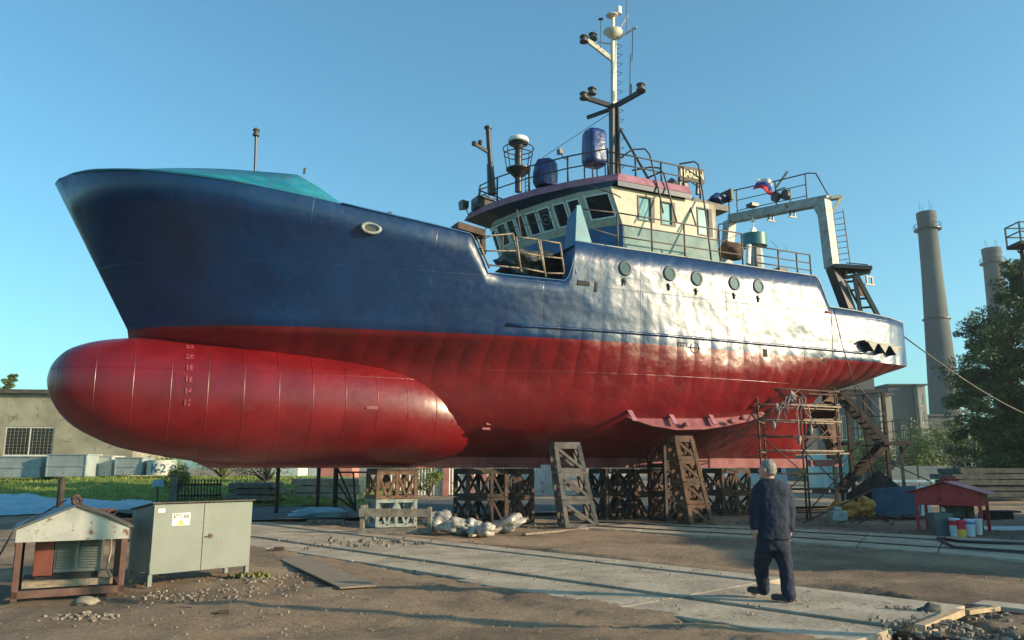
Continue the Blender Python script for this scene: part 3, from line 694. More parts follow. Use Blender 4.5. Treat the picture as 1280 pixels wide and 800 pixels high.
# bracing ladder forward of the pole
b = MB(); a = SP(598,246,-2.3); c = SP(655,262,-.4); d = SP(612,233,-2.3)
b.tube([a, SP(600,237,-2.3), d], .03, 6)
for dz in (0,.25): b.tube([a+Vector((0,0,dz)), c+Vector((0,0,dz*.3))], .03, 6)
for t in (.2,.4,.6,.8): b.tube([a.lerp(c,t)+Vector((0,-.2,.0)), a.lerp(c,t)+Vector((0,.2,.25*(1-t*.7)))], .02, 6)
b.box(a.x-.15,a.x+.5,a.y-.25,a.y+.3,a.z-.45,a.z-.05)
b.build('bracing_ladder', 'black', ship)
def floodlight(u, v, yp, s=.2, dirx=-1):
    a = SP(u, v, yp); b = MB(); b.hexa([a+Vector(q)*s for q in ((-1,-.9,-.8),(.2,-.5,-.6),(.2,.5,-.6),(-1,.9,-.8),(-1.2,-.9,.7),(.3,-.5,.7),(.3,.5,.7),(-1.2,.9,.7))]); b.tube([a+Vector((0,0,-.7*s)), a+Vector((.4*s,0,-1.6*s)), a+Vector((2.*s,0,-2.*s))], .02, 6)
    return b.build('floodlight', 'black', ship)
floodlight(583,257,-2.6,.2); floodlight(702,190,-.5,.12)
# radome on its post with ring basket
A = SP(648,240,-.4); T = SP(648,182,-.4)
b = MB(); b.tube([A, T], .12, 12); b.lathe(T, [(.13,-.15),(.2,-.02),(.2,0)], 14); b.lathe((T.x,T.y,SP(648,212,-.4).z), [(.13,-.3),(.3,-.12),(.42,-.02),(.42,.02),(.1,.03)], 18); b.lathe(T,[(.2,-.02),(.33,.05),(.345,.10),(.1,.11)],20); post = b.build('radar_post', 'black', ship, smooth=True, autos=40)
b = MB(); b.lathe(T, [(.33,.10),(.35,.12),(.35,.22),(.31,.27),(.1,.28)], 24); b.build('radome', 'white', post, smooth=True)
b = MB(); zr = SP(648,186,-.4).z; zb = SP(648,211,-.4).z
for zz, rr in ((zr,.52),(zr-.2,.48)): b.tube([Vector((T.x+rr*math.cos(k*math.pi/12), T.y+rr*math.sin(k*math.pi/12), zz)) for k in range(25)], .018, 6)
for k in range(6): a = k*math.pi/3+.3; b.tube([Vector((T.x+.52*math.cos(a), T.y+.52*math.sin(a), zr)), Vector((T.x+.4*math.cos(a), T.y+.4*math.sin(a), zb))], .016, 6)
b.build('ring_guard', 'black', post)
b = MB(); x_ = A.x+.32
for dy in (-.12,.12): b.tube([Vector((x_,A.y+dy,A.z)), Vector((x_,A.y+dy,zb))], .014, 6)
for k in range(7): z_ = A.z+.12+k*.14; b.tube([Vector((x_,A.y-.12,z_)), Vector((x_,A.y+.12,z_))], .012, 5)
b.build('rung_ladder', 'black', post)
# tarp-covered equipment
a = SP(682,216,-.2); b = MB()
for k, (zz, r_) in enumerate(((-.5,.36),(-.35,.42),(0,.40),(.3,.38),(.42,.3),(.48,.1))):
    for j in range(24): an = j*math.pi/12; f = 1+.07*math.sin(an*5+k)+.05*math.sin(an*11+k*2); b.v.append((a.x+r_*f*math.cos(an), a.y+r_*f*math.sin(an), a.z+zz))
for k in range(5):
    for j in range(24): b.f.append((k*24+j,k*24+(j+1)%24,(k+1)*24+(j+1)%24,(k+1)*24+j)); b.mi.append(0)
b.f.append(tuple(5*24+j for j in range(24))); b.mi.append(0); b.build('covered_searchlight', 'tarpblue', ship, smooth=True)
a = SP(743,186,1.0); b = MB(); rr_ = [(.05,-.62),(.32,-.6),(.36,-.45),(.35,0),(.34,.52),(.30,.62),(.05,.66)]
for k, (r_, zz) in enumerate(rr_):
    for j in range(28):
        an = j*math.pi/14; f = 1/max(abs(math.cos(an)),abs(math.sin(an)))**.7; f *= 1+.03*math.sin(an*7+k*1.3)
        b.v.append((a.x+r_*f*math.cos(an), a.y+r_*f*math.sin(an), a.z+zz*.98))
for k in range(len(rr_)-1):
    for j in range(28): b.f.append((k*28+j,k*28+(j+1)%28,(k+1)*28+(j+1)%28,(k+1)*28+j)); b.mi.append(0)
b.build('covered_locker', 'tarpblue', ship, smooth=True)
b = MB()
for dx in (-.25,.25):
    for dy in (-.25,.25): b.tube([a+Vector((dx,dy,-.6)), Vector((a.x+dx,a.y+dy,10.5))], .025, 6)
b.build('locker_stand', 'black', ship)
# main mast
MX = 15.0
def mastp(z, y=0, dx=0): return L(MX+.02*(z-12)+dx, y, z)
b = MB(); b.bar(mastp(10.5), mastp(14.4), .26, .26); b.tube([mastp(10.5,.25,.1), mastp(14.4,.16,.06)], .05, 8); b.tube([mastp(10.5,-.25,.1), mastp(14.4,-.16,.06)], .05, 8)
mast = b.build('main_mast', 'black', ship)
b = MB(); b.bar(mastp(14.4), mastp(16.9), .16, .16); b.bar(mastp(16.9), mastp(17.9), .09, .09); b.build('topmast', 'mastcream', mast)
b = MB()
zc = SP(770,131,0).z
b.bar(mastp(zc-.1), SP(806,112,1.25), .12, .16); b.bar(mastp(zc-.1), SP(733,122,-.2)+Vector((-.1,0,0)), .12, .16); b.bar(mastp(zc-.15), SP(734,147,-.9), .1, .12)
b.build('cross_arm', 'black', mast)
b = MB(); zc2 = SP(768,73,0).z
b.bar(mastp(zc2-.1), SP(734,50,-.2), .10, .16); b.bar(mastp(zc2+.55), SP(748,53,-.7), .04, .05); b.bar(mastp(zc2+.7), SP(796,34,.9), .05, .05); b.bar(mastp(zc2+.75), SP(785,19,.3), .03, .04)
b.build('upper_arm', 'mastcream', mast)
def masthead_lamp(u, v, yp):
    a = SP(u, v, yp); b = MB(); b.lathe(a, [(.1,-.14),(.16,-.12),(.16,-.06),(.11,-.05),(.11,.06),(.16,.07),(.15,.12),(.05,.17)], 12); b.build('navigation_lamp', 'machine', mast, smooth=True, autos=40)
for q in ((801,109,1.25),(730,120,-.2),(740,114,-.3),(730,49,-.2),(741,46,-.3),(1,1,1)):
    if q[0] > 1: masthead_lamp(*q)
b = MB(); a = SP(766,40,.2); b.lathe(a, [(.02,-.28),(.18,-.18),(.36,0),(.34,.04),(.1,.06)], 16); b.build('satellite_dish', 'mastcream', mast, smooth=True)
b = MB(); a = SP(765,20,0); b.lathe(a, [(.1,-.05),(.22,0),(.22,.04),(.1,.06)], 14); b.build('antenna_disc', 'mastcream', mast)
b = MB(); a = SP(773,14,0); b.lathe(a, [(.12,-.12),(.13,.14),(.08,.18)], 12); b.build('gps_antenna', 'white', mast)
b = MB()
for (u0,v0,u1,v1) in ((783,42,783,-14),(790,76,791,34),(787,118,788,68),(751,60,751,22)):
    b = MB(); b.tube([SP(u0,v0,.5), SP(u1,v1,.5)], .016, 5); b.build('whip_antenna', 'black', mast)
b = MB()
b.tube([SP(789,118,.5),SP(789,105,.5)], .03, 6); b.build('antenna_base', 'black', mast); b = MB(); b.lathe(SP(751,24,.5), [(.02,-.03),(.1,0),(.02,.05)], 8)
b.build('antenna_cap', 'black', mast)
b = MB()
for k in range(20):
    z_ = 11.0+k*.36; s_ = .13 if z_ < 14.4 else .09
    if z_ > 17.4: break
    p = mastp(z_, 0, .0); b.tube([p+Vector((s_,-.1,0)), p+Vector((s_+.22,-.1,0)), p+Vector((s_+.22,.12,0)), p+Vector((s_,.12,0))], .012, 5)
b.build('step_rung', 'black', mast)
b = MB(); b.tube([mastp(13.6,.1,.1), SP(836,268,2.2)], .045, 8); b.tube([mastp(14.2,-.3,0), SP(678,197,-1)], .012, 5); b.build('mast_stay', 'black', mast)
# monkey-island railing
pr = [L(13.0,2.6,10.55),L(12.2,1.5,10.55),L(11.5,.2,10.55),L(11.0,-1.2,10.55),L(10.8,-2.2,10.55)]
o = railing('roof_railing', pr, [.45,.85], 'black', .024)
o = railing('roof_railing', [L(13.0,2.6,10.55),L(14.0,2.65,10.55),L(15.0,2.65,10.55),L(15.9,2.65,10.55),L(16.6,2.6,10.3)], [.4,.75], 'black', .024)
# curved ladder handrails down the port side
for pts in (((776,197,2.),(790,187,2.1),(806,186,2.3),(812,193,2.5),(826,250,3.2),(829,266,3.4)), ((790,213,2.2),(812,209,2.4),(824,210,2.6),(830,218,2.8),(846,278,3.6)), ((849,205,1.8),(868,202,2.2),(873,206,2.4),(883,273,3.3),(889,325,3.9)), ((853,232,2.),(857,240,2.4),(870,282,3.2))):
    b = MB(); b.tube([SP(*q) for q in pts], .028, 7); b.build('ladder_handrail', 'railp', ship, smooth=True)
b = MB(); b.tube([SP(806,224,1.6), SP(828,214,2.)], .03, 6); b.tube([SP(828,252,2.2), SP(848,244,1.8),SP(848,222,1.8)], .03, 6); b.lathe(SP(857,232,1.8), [(.12,-.02),(.17,0),(.12,.02)], 14, axis='y'); b.blob(SP(840,230,1.8),(.2,.15,.18),4,.2); b.build('roof_gear', 'black', ship)
# name board
A = SP(850,228,1.9); Bq = SP(882,230,1.9); b = MB()
tl, trr, br, bl = SP(848,206,1.9), SP(880,212,1.9), SP(881,230,1.9), SP(850,225,1.9)
b.prism([bl, br, trr, tl], (0,.05,0)); nb = b.build('name_board', 'boardbrown', ship)
xd = (br-bl).normalized(); yd = (tl-bl).normalized(); cc = (bl+br+trr+tl)/4
text('lettering', 'MARLIN', .40, 'textcream', nb, frame_mtx(cc+Vector((0,-.012,0)), xd, yd), .006, xs=.70)
b = MB(); b.bar(SP(850,225,1.8), SP(851,243,1.8), .06, .06); b.build('board_leg', 'black', ship); b = MB(); b.bar(SP(873,226,1.8), SP(872,243,1.8), .12, .1); b.build('board_leg', 'black', ship)
# bow light mast
b = MB(); A = SP(320,212,0); T = SP(320,170,0); b.tube([A-Vector((0,0,.9)), T], .035, 8); bm_ = b.build('bow_light_pole', 'black', ship)
b = MB(); b.lathe(T, [(.09,0),(.1,.04),(.07,.05),(.07,.15),(.1,.16),(.07,.22),(.02,.25)], 12); b.build('bow_lamp', 'machine', bm_, smooth=True, autos=40)
b = MB(); b.bar(SP(380,217,2.4), SP(381,210,2.4), .05, .05); b.bar(SP(487,265,3.9), SP(487,268,3.9), .04, .12);b.bar(SP(536,280,3.9), SP(536,283,3.9), .08, .1); b.build('rail_stub', 'black', ship)

# --- gantry
GA = [SP(912,274,-1.8), SP(1036,250,2.3)]      # beam ends (centre line)
FT = [SP(903,312,-1.8), SP(1060,388,3.0)]
kn = SP(1040,335,2.6)
b = MB(); b.bar(GA[0], GA[1], .32, .36); gantry = b.build('gantry', 'gantry', ship, bevel=.02)
b = MB(); b.bar(GA[0]+Vector((0,0,-.1)), FT[0]+Vector((0,0,-1.5)), .38, .36, up=(1,0,0)); b.build('gantry_leg', 'gantry', gantry)
b = MB(); lt = GA[1]+Vector((-.28,0,-.1)); b.bar(lt, kn, .40, .34, up=(1,0,0)); b.bar(GA[1]+(GA[0]-GA[1])*.12, lt.lerp(kn,.28), .2, .3); b.build('gantry_leg', 'gantry', gantry)
b = MB(); b.bar(kn, FT[1], .34, .30, up=(1,0,0)); b.build('gantry_leg_foot', 'black', gantry)
b = MB(); b.bar(GA[1]+Vector((-.1,-.1,0)), GA[1]+Vector((.25,-.35,.05)), .3, .12); b.bar(GA[1]+Vector((.25,-.35,0)), lt.lerp(kn,.25)+Vector((.1,0,0)), .18, .12); b.build('end_bracket', 'mastcream', gantry)
# ladder up the leg
b = MB(); off = Vector((.42,0,0)); q0, q1 = lt.lerp(kn,.12)+off, kn+off
for d in (-.0,.32): b.tube([q0+Vector((d*.5,-d,0)), q1+Vector((d*.5,-d,0))], .022, 6)
for t in range(10): u = (t+.5)/10; b.tube([q0.lerp(q1,u), q0.lerp(q1,u)+Vector((.16,-.32,0))], .014, 5)
b.build('gantry_ladder', 'railworn', gantry)
b = MB(); q0, q1 = kn+off*.8, FT[1]+off*1.7
for d in (-.0,.3): b.bar(q0+Vector((d,-d,0)), q1+Vector((d,-d,0)), .05, .07)
for t in range(5): u = (t+.5)/5; b.bar(q0.lerp(q1,u), q0.lerp(q1,u)+Vector((.3,-.3,0)), .2, .04)
b.build('gantry_steps', 'rustorange', gantry)
# platform and A-frame
b = MB(); pa = kn+Vector((0,0,.02)); pe = SP(1087,337,3.3)
b.bar(pa, pe, .6, .14); b.bar(pa+Vector((0,0,-.5)), pe+Vector((0,0,-.08)), .2, .1); b.bar(pa.lerp(pe,.35)+Vector((0,0,-.05)), pa.lerp(pe,.3)+Vector((0,0,-.45)), .12, .12)
b.tube([pa.lerp(pe,.35)+Vector((0,0,.05)), pa.lerp(pe,.4)+Vector((0,0,.2)), pe+Vector((-.1,0,.17)), pe+Vector((0,0,.03))], .02, 6)
b.build('stern_platform', 'black', gantry)
b = MB(); b.bar(SP(1068,345,3.3), SP(1076,393,3.6), .12, .12); b.bar(SP(1071,345,3.3), SP(1099,398,3.6), .12, .14); b.tube([SP(1057,352,3.2),SP(1071,391,3.6)],.03,6); b.build('stern_strut', 'black', gantry)
b = MB(); b.prism([SP(1072,352,3.25), SP(1078,358,3.25), SP(1083,371,3.25), SP(1074,369,3.25)], (0,.03,0)); b.build('gusset', 'rustorange', gantry)
def block(p, s=1.):
    b = MB(); b.tube([p, p-Vector((0,0,.12*s))], .02, 6); b.bar(p+Vector((-.14*s,0,-.12*s)), p+Vector((.14*s,0,-.12*s)), .05, .05)
    for d in (-.12,.12): b.bar(p+Vector((d*s,0,-.12*s)), p+Vector((d*s,0,-.36*s)), .05, .05)
    b.bar(p+Vector((-.2*s,0,-.36*s)), p+Vector((.2*s,0,-.36*s)), .05, .05); return b.build('hanging_block', 'black', gantry)
block(SP(963,265,0)); block(SP(990,260,.9)); block(SP(1086,341,3.3), 1.2)
# gantry top railing
g0, g1 = GA[0]+Vector((0,0,.18)), GA[1]+Vector((0,0,.18))
b = MB(); H_ = 1.0
b.tube([g0, g0+Vector((0,0,.85)), g0.lerp(g1,.05)+Vector((0,0,H_)), g0.lerp(g1,.5)+Vector((0,0,H_)), g0.lerp(g1,.83)+Vector((0,0,H_+.03)), g0.lerp(g1,.9)+Vector((0,0,H_-.05)), g1+Vector((0,0,0))], .026, 7)
b.tube([g0.lerp(g1,.09)+Vector((0,0,.55)), g0.lerp(g1,.8)+Vector((0,0,.6))], .018, 6); b.tube([g0.lerp(g1,.09)+Vector((0,0,.12)), g0.lerp(g1,.8)+Vector((0,0,.15))], .018, 6)
o = b.build('gantry_railing', 'railp', gantry, smooth=True)
for t in (.09,.5,.64,.8): b = MB(); q = g0.lerp(g1,t); b.tube([q, q+Vector((0,0,H_ if t != .64 else .55))], .026, 6); b.build('stanchion', 'railp', o)
b = MB()
for t in (.50,.60):
    q = g0.lerp(g1,t)+Vector((0,0,.36)); b.lathe(q, [(.1,-.1),(.2,-.08),(.2,.08),(.1,.1)], 14, axis='x')
b.tube([g0.lerp(g1,.5)+Vector((0,0,.0)), g0.lerp(g1,.5)+Vector((0,0,.62)), g0.lerp(g1,.6)+Vector((0,0,.66)), g0.lerp(g1,.6)+Vector((0,0,.4))], .03, 6)
b.build('gantry_sheave', 'black', gantry); b = MB(); b.box(*sorted((g0.lerp(g1,.26).x-.18, g0.lerp(g1,.26).x+.18)), *sorted((g0.lerp(g1,.26).y-.15, g0.lerp(g1,.26).y+.2)), g0.z-.03+.1, g0.z+.2)
b.build('gantry_lamp', 'black', gantry)
b = MB(); q = g0.lerp(g1,.5); b.bar(q+Vector((.0,0,.7)), q+Vector((.35,-.35,1.35)), .03, .09); b.build('flagstaff', 'gantry', gantry)
b = MB(); b.tube([SP(898,283,-2),SP(899,280,-2),SP(904,280,-2)],.03,6); b.tube([SP(898,283,-2),SP(896,322,-2)],.03,6); b.build('leg_handhold', 'gantry', gantry)
# hook and winch machinery
b = MB(); q = SP(941,272,-.6); q2 = SP(942,292,-.6)
b.lathe(q+Vector((0,0,-.1)), [(.02,-.12),(.08,-.06),(.08,0),(.02,.06)], 8, axis='z'); b.tube([q, q2], .03, 6); b.lathe(q2+Vector((0,0,.12)), [(.05,-.05),(.13,-.04),(.13,.04),(.05,.05)], 14, axis='y'); b.lathe(q2+Vector((0,0,-.02)),[(.2,-.03),(.2,.02)],12)
b.build('lifting_hook', 'white', gantry)
c = SP(943,306,-.6); b = MB(); b.lathe(SP(942,293,-.6), [(.42,-.52),(.5,-.5),(.5,-.02),(.42,0)], 20); winch = b.build('winch_drum', 'teal', ship, smooth=True, autos=40)
rnd = random.Random(4); MC = SP(955,320,1.2)
b = MB(); zc_ = SP(942,305,-.6).z; b.lathe((c.x,c.y,7.6), [(.55,0),(.5,.35),(.4,.5),(.36,1.2),(.3,zc_-7.6)], 12); b.build('winch_body', 'gantry', winch)
b = MB()
for k in range(34):
    x = MC.x+rnd.uniform(-.9,.8); y = rnd.uniform(.3,2.2); z = 7.75+rnd.random()*1.0; s_ = rnd.uniform(.08,.25)
    if k % 3: b.box(x-s_,x+s_,-y-s_,-y+s_*.7,7.65,min(z,8.7))
    else: b.lathe((x,-y,min(z,8.6)), [(s_*.6,-.12),(s_,-.1),(s_,.1),(s_*.6,.12)], 10, axis=rnd.choice('xyz'))
b.build('deck_machinery', 'machine', ship)
b = MB(); b.blob(SP(914,314,2.0),(.45,.4,.32),2,.2); b.build('covered_capstan', 'rust', ship, smooth=True)
b = MB(); b.tube([SP(936,306,1.5),SP(935,330,1.5)],.09,8); b.build('exhaust_pipe','white',ship); b = MB(); b.tube([SP(963,300,1),SP(970,308,1.2),SP(975,316,1.5),SP(984,312,1.6),SP(981,306,1.5)],.015,5); b.build('machinery_pipe','white',ship)

# flag on its staff (a thing of its own)
fl = thing('tricolour_flag', 'small white, blue and red flag flying from the gantry railing', 'flag')
fq = g0.lerp(g1,.5)+Vector((0,0,.95)); fq = S2W(fq)
NX, NZ = 12, 9; A4 = [AY(943,226,fq.y), AY(974,233,fq.y), AY(965,244,fq.y), AY(941,234,fq.y)]
tlw, trw, brw, blw = AY(945,226,fq.y), AY(966,227,fq.y), AY(966,244,fq.y), AY(942,236,fq.y)
tlw = AY(948,223.5,fq.y)
for k, (nm, mt) in enumerate((('white_stripe','fwhite'),('blue_stripe','fblue'),('red_stripe','fred'))):
    b = MB(); vv = []
    for j in range(4):
        v_ = (k+j/3)/3
        for i in range(NX+1):
            u_ = i/NX; p = tlw.lerp(trw,u_).lerp(blw.lerp(brw,u_), v_)
            p = p+Vector((0, .12*math.sin(u_*7+v_*2), .04*math.sin(u_*5)*(1-u_)+.05*math.sin(3.1*u_)))
            vv.append(p)
    b.add(vv, [(j*(NX+1)+i, j*(NX+1)+i+1, (j+1)*(NX+1)+i+1, (j+1)*(NX+1)+i) for j in range(3) for i in range(NX)])
    o = b.build(nm, mt, fl, smooth=True); so = o.modifiers.new('cloth', 'SOLIDIFY'); so.thickness = .006
# ================================================================== THE YARD: ground, slabs, rails
TD = Vector((1, -1.09, 0)).normalized(); TN = Vector((TD.y*-1, TD.x, 0)); TN = Vector((-TD.y, TD.x, 0))   # TN points away/right
RA = Vector((0, 12.75, 0))       # a point of the near rail
RB_ = Vector((0, 15.75, 0))      # a point of the far rail
def hgt(x, y):
    z = noise.noise(Vector((x*.35, y*.35, 0)))*.07+noise.noise(Vector((x*1.7, y*1.7, 3)))*.035
    if y < 22: z += noise.noise(Vector((x*5, y*5, 7)))*.022-.05*math.exp(-((y-9.0-.12*x+.3*math.sin(x*.5))/.16)**2)*(x < 3)-.05*math.exp(-((y-10.7-.12*x+.3*math.sin(x*.5))/.16)**2)*(x < 0)
    # keep clear of the slabs
    p = Vector((x, y, 0))-RA; d = p.dot(TN)
    if x < 5.0 and -1.6 < d < 3.3:
        f = min(1, max(0, (d+1.0)/.55), ) * min(1, max(0, (2.75-d)/.35))
        z = (z+.028)*(1-f)-.13*f
    # grassy bank on the far left
    if y > 30 and x < -5:
        t = min(1, (y-30)/13.); t = t*t*(3-2*t); u = min(1, (-5-x)/6.)
        z += 1.05*t*u
    return z-.02
ys = []; y = -6.
while y < 60: ys.append(y); y += .07+max(0, abs(y-11)-5)*.022
while y < 2600: ys.append(y); y *= 1.12
gm = MB(); NXG = 210; idx = {}
def xfan(i, y):
    t = (i/(NXG-1))*2-1; w = max(14, abs(y)*.95+6)
    return w*(t*.8+t**3*.2) if y < 200 else (y*1.4)*t
for j, y in enumerate(ys):
    for i in range(NXG):
        x = xfan(i, y); gm.v.append((x, y, hgt(x, y) if y < 90 else (hgt(x, 89.9) if False else hgt(x, y))))
for j in range(len(ys)-1):
    for i in range(NXG-1): gm.f.append((j*NXG+i, j*NXG+i+1, (j+1)*NXG+i+1, (j+1)*NXG+i)); gm.mi.append(0)
def ground_mat():
    m = bpy.data.materials.new('yard_dirt'); m.use_nodes = True; t = m.node_tree; b = t.nodes['Principled BSDF']; Lk = t.links.new; N = t.nodes.new
    tc = N('ShaderNodeTexCoord'); co = tc.outputs['Object']
    def nz(s, d=8, r=.6):
        n = N('ShaderNodeTexNoise'); n.inputs['Scale'].default_value = s; n.inputs['Detail'].default_value = d; n.inputs['Roughness'].default_value = r; Lk(co, n.inputs['Vector']); return n.outputs[0]
    def ramp(f, stops):
        r = N('ShaderNodeValToRGB'); e = r.color_ramp.elements
        while len(e) < len(stops): e.new(.5)
        for q, (p, c) in zip(e, stops): q.position = p; q.color = (*c, 1)
        Lk(f, r.inputs[0]); return r.outputs[0]
    def mixc(f, a, c):
        x = N('ShaderNodeMix'); x.data_type = 'RGBA'
        Lk(f, x.inputs[0]) if not isinstance(f, float) else setattr(x.inputs[0], 'default_value', f)
        Lk(a, x.inputs[6]); Lk(c, x.inputs[7]); return x.outputs[2]
    c1 = ramp(nz(.5), [(.32,(.19,.105,.06)),(.5,(.39,.255,.155)),(.66,(.55,.40,.26))])
    c2 = ramp(nz(9,10,.75), [(.35,(.10,.065,.045)),(.55,(.31,.215,.145)),(.72,(.48,.39,.29))])
    c = mixc(.5, c1, c2)
    c3 = ramp(nz(34,6,.8), [(.38,(.04,.028,.02)),(.62,(.62,.50,.38))]); c = mixc(.34, c, c3)
    v = N('ShaderNodeTexVoronoi'); v.inputs['Scale'].default_value = 22; Lk(co, v.inputs['Vector'])
    peb = ramp(v.outputs['Distance'], [(.0,(1,1,1)),(.22,(1,1,1)),(.3,(0,0,0))])
    msk = ramp(nz(1.3,6,.7), [(.5,(0,0,0)),(.62,(1,1,1))])
    mm = N('ShaderNodeMix'); mm.data_type = 'RGBA'; mm.blend_type = 'MULTIPLY'; mm.inputs[0].default_value = 1; Lk(peb, mm.inputs[6]); Lk(msk, mm.inputs[7])
    vc = ramp(v.outputs['Color'], [(.2,(.12,.10,.085)),(.8,(.40,.36,.31))])
    c = mixc(mm.outputs[2], c, vc)
    dk = ramp(nz(.23,4,.6), [(.46,(0,0,0)),(.6,(1,1,1))])
    dkc = N('ShaderNodeRGB'); dkc.outputs[0].default_value = (.075,.055,.042,1)
    f2 = N('ShaderNodeMath'); f2.operation = 'MULTIPLY'; f2.inputs[1].default_value = .55; Lk(dk, f2.inputs[0]); c = mixc(f2.outputs[0], c, dkc.outputs[0])
    Lk(c, b.inputs['Base Color']); b.inputs['Roughness'].default_value = .92; b.inputs['Specular IOR Level'].default_value = .25
    ad = N('ShaderNodeMath'); ad.operation = 'MULTIPLY_ADD'; ad.inputs[1].default_value = .5; Lk(mm.outputs[2], ad.inputs[0]); Lk(nz(18,14,.85), ad.inputs[2])
    bp = N('ShaderNodeBump'); bp.inputs['Distance'].default_value = .06; bp.inputs['Strength'].default_value = 1; Lk(ad.outputs[0], bp.inputs['Height']); Lk(bp.outputs[0], b.inputs['Normal'])
    return m
M['dirt'] = ground_mat()
ground = tag(gm.build('ground', ['dirt'], smooth=True, fixn=False), kind='structure')

# concrete strip of the slipway track: separate slabs with joints, rails let into slots
def strip(u0, u1, d0, d1, z, mb, j=0):
    a = RA+TD*u0+TN*d0; b_ = RA+TD*u1+TN*d0; c = RA+TD*u1+TN*d1; e = RA+TD*u0+TN*d1
    mb.hexa([(p.x,p.y,-.25) for p in (a,b_,c,e)]+[(p.x,p.y,z) for p in (a,b_,c,e)])
FD = (RB_-RA).dot(TN)
rnd = random.Random(7)
sl = MB(); u = -15.5; UEND = 5.75
while u < UEND:
    L_ = min(3.1, UEND-u); t0 = u+.004; t1 = u+L_-.004
    strip(t0, t1, .10, FD-.10, .018+rnd.uniform(-.001,.001), sl)
    strip(t0, t1, -1.0+rnd.uniform(-.12,.12), -.10, .016+rnd.uniform(-.001,.001), sl)
    if u+L_ < UEND: strip(t0, t1, FD+.10, FD+.6, .018+rnd.uniform(-.001,.001), sl)
    u += L_
strip(UEND, UEND+.85, FD+.1, FD+.5, .02, sl)
slab = tag(sl.build('slipway_slabs', 'concrete', bevel=.012), kind='structure')
rl = MB()
for d in (0, FD):
    a = RA+TD*-16+TN*d; c = RA+TD*11+TN*d
    rl.bar(a+Vector((0,0,-.03)), c+Vector((0,0,-.03)), .065, .05); rl.bar(a+Vector((0,0,-.12)), c+Vector((0,0,-.12)), .02, .16); rl.bar(a+Vector((0,0,-.20)), c+Vector((0,0,-.20)), .14, .03)
tag(rl.build('track_rails', 'steelrail'), kind='structure')
# the second strip, further off
sl = MB(); A = [G(745,652),G(1000,663),G(1290,678),G(1500,692)]; Bq = [G(720,661),G(985,678),G(1290,703),G(1500,722)]
for i in range(3):
    for k in range(3):
        f0, f1 = k/3+.003, (k+1)/3-.003
        q = [A[i].lerp(A[i+1],f0), A[i].lerp(A[i+1],f1), Bq[i].lerp(Bq[i+1],f1), Bq[i].lerp(Bq[i+1],f0)]
        sl.hexa([(p.x,p.y,-.2) for p in q]+[(p.x,p.y,.035) for p in q])
tag(sl.build('far_slipway_slabs', 'concrete'), kind='structure')
rl = MB()
for t in (.3,.75):
    q = [a.lerp(c,t)+Vector((0,0,.045)) for a, c in zip(A,Bq)]
    for p0, p1 in zip(q,q[1:]): rl.bar(p0,p1,.07,.03)
tag(rl.build('far_track_rails', 'steelrail'), kind='structure')
# dark flat sheet on the ground behind the trestles
b = MB(); q = [G(180,650),G(800,628),G(1010,615),G(560,606),G(200,622)]
q = [(-9,24),(14,34),(14,44),(-4,40),(-16,31)]
b.add([(x,y,.075) for x,y in q],[(0,1,2,3,4)]); tag(b.build('dark_ground_sheet', 'concretedark'), kind='structure')

# rubble and pebbles: uncountable
def rubble(name, areas, seed, m='stone', n=400, smax=.05):
    rnd = random.Random(seed); b = MB()
    for k in range(n):
        cx, cy, rx, ry = rnd.choice(areas); x = rnd.gauss(cx, rx); y = rnd.gauss(cy, ry); s_ = smax*rnd.random()**2.2+.004
        z = hgt(x, y)+.0
        if -1.0 < (Vector((x,y,0))-RA).dot(TN) < 2.6 and x < 4.6: z = .03
        v8 = [Vector((rnd.uniform(.5,1)*i, rnd.uniform(.5,1)*j, rnd.uniform(.4,.8)*l)) for i,j,l in ((-1,-1,-1),(1,-1,-1),(1,1,-1),(-1,1,-1),(-1,-1,1),(1,-1,1),(1,1,1),(-1,1,1))]
        a = rnd.random()*6.3; ca, sa = math.cos(a), math.sin(a)
        b.hexa([(x+s_*(v.x*ca-v.y*sa), y+s_*(v.x*sa+v.y*ca), z+s_*.3+s_*v.z) for v in v8])
    return tag(b.build(name, m, fixn=False), kind='stuff')
g_ = lambda u, v: (G(u,v).x, G(u,v).y)
rubble('gravel', [(*g_(300,735),.6,.35),(*g_(240,745),.5,.25),(*g_(330,722),.5,.3),(*g_(108,772),.22,.1)], 1, n=750, smax=.022)
rubble('loose_stones', [(0,9.4,3.5,.9),(-3,9.0,2.5,.6),(-3,11,2,1.2),(3,15,3,1.6),(6,13.5,2,1.5)], 2, n=1300, smax=.012)
rubble('track_bed_gravel', [(*g_(1230,795),.45,.4),(*g_(1190,785),.25,.15),(*g_(1210,765),.3,.1)], 3, n=900, smax=.03)
rubble('debris', [(8,24,2.5,1.2),(4,23.5,3,.6),(0,22.5,3,.7),(10,19.5,2,.8),(-3,17.6,.8,.6)], 5, m='woodgrey', n=600, smax=.05)
def stone(u, v, s, seed, label, m='stone', flat=.45):
    p = G(u, v); b = MB(); b.blob((0,0,s*.2), (s, s*.7, s*flat), seed, .35, 7); o = b.build('rock', m, smooth=True); o.location = (p.x,p.y,0); tag(o, label, 'rock', 'loose rocks in the yard'); return o
stone(106,756,.14,3,'flat pale rock lying just below the brown shelter frame')
stone(118,752,.06,9,'small pale rock right of the flat rock under the shelter frame', flat=.6)
stone(1162,766,.12,14,'dark rock on the broken end of the concrete track','concretedark',.6)
stone(1238,764,.09,8,'small grey rock at the far rail near the right edge')
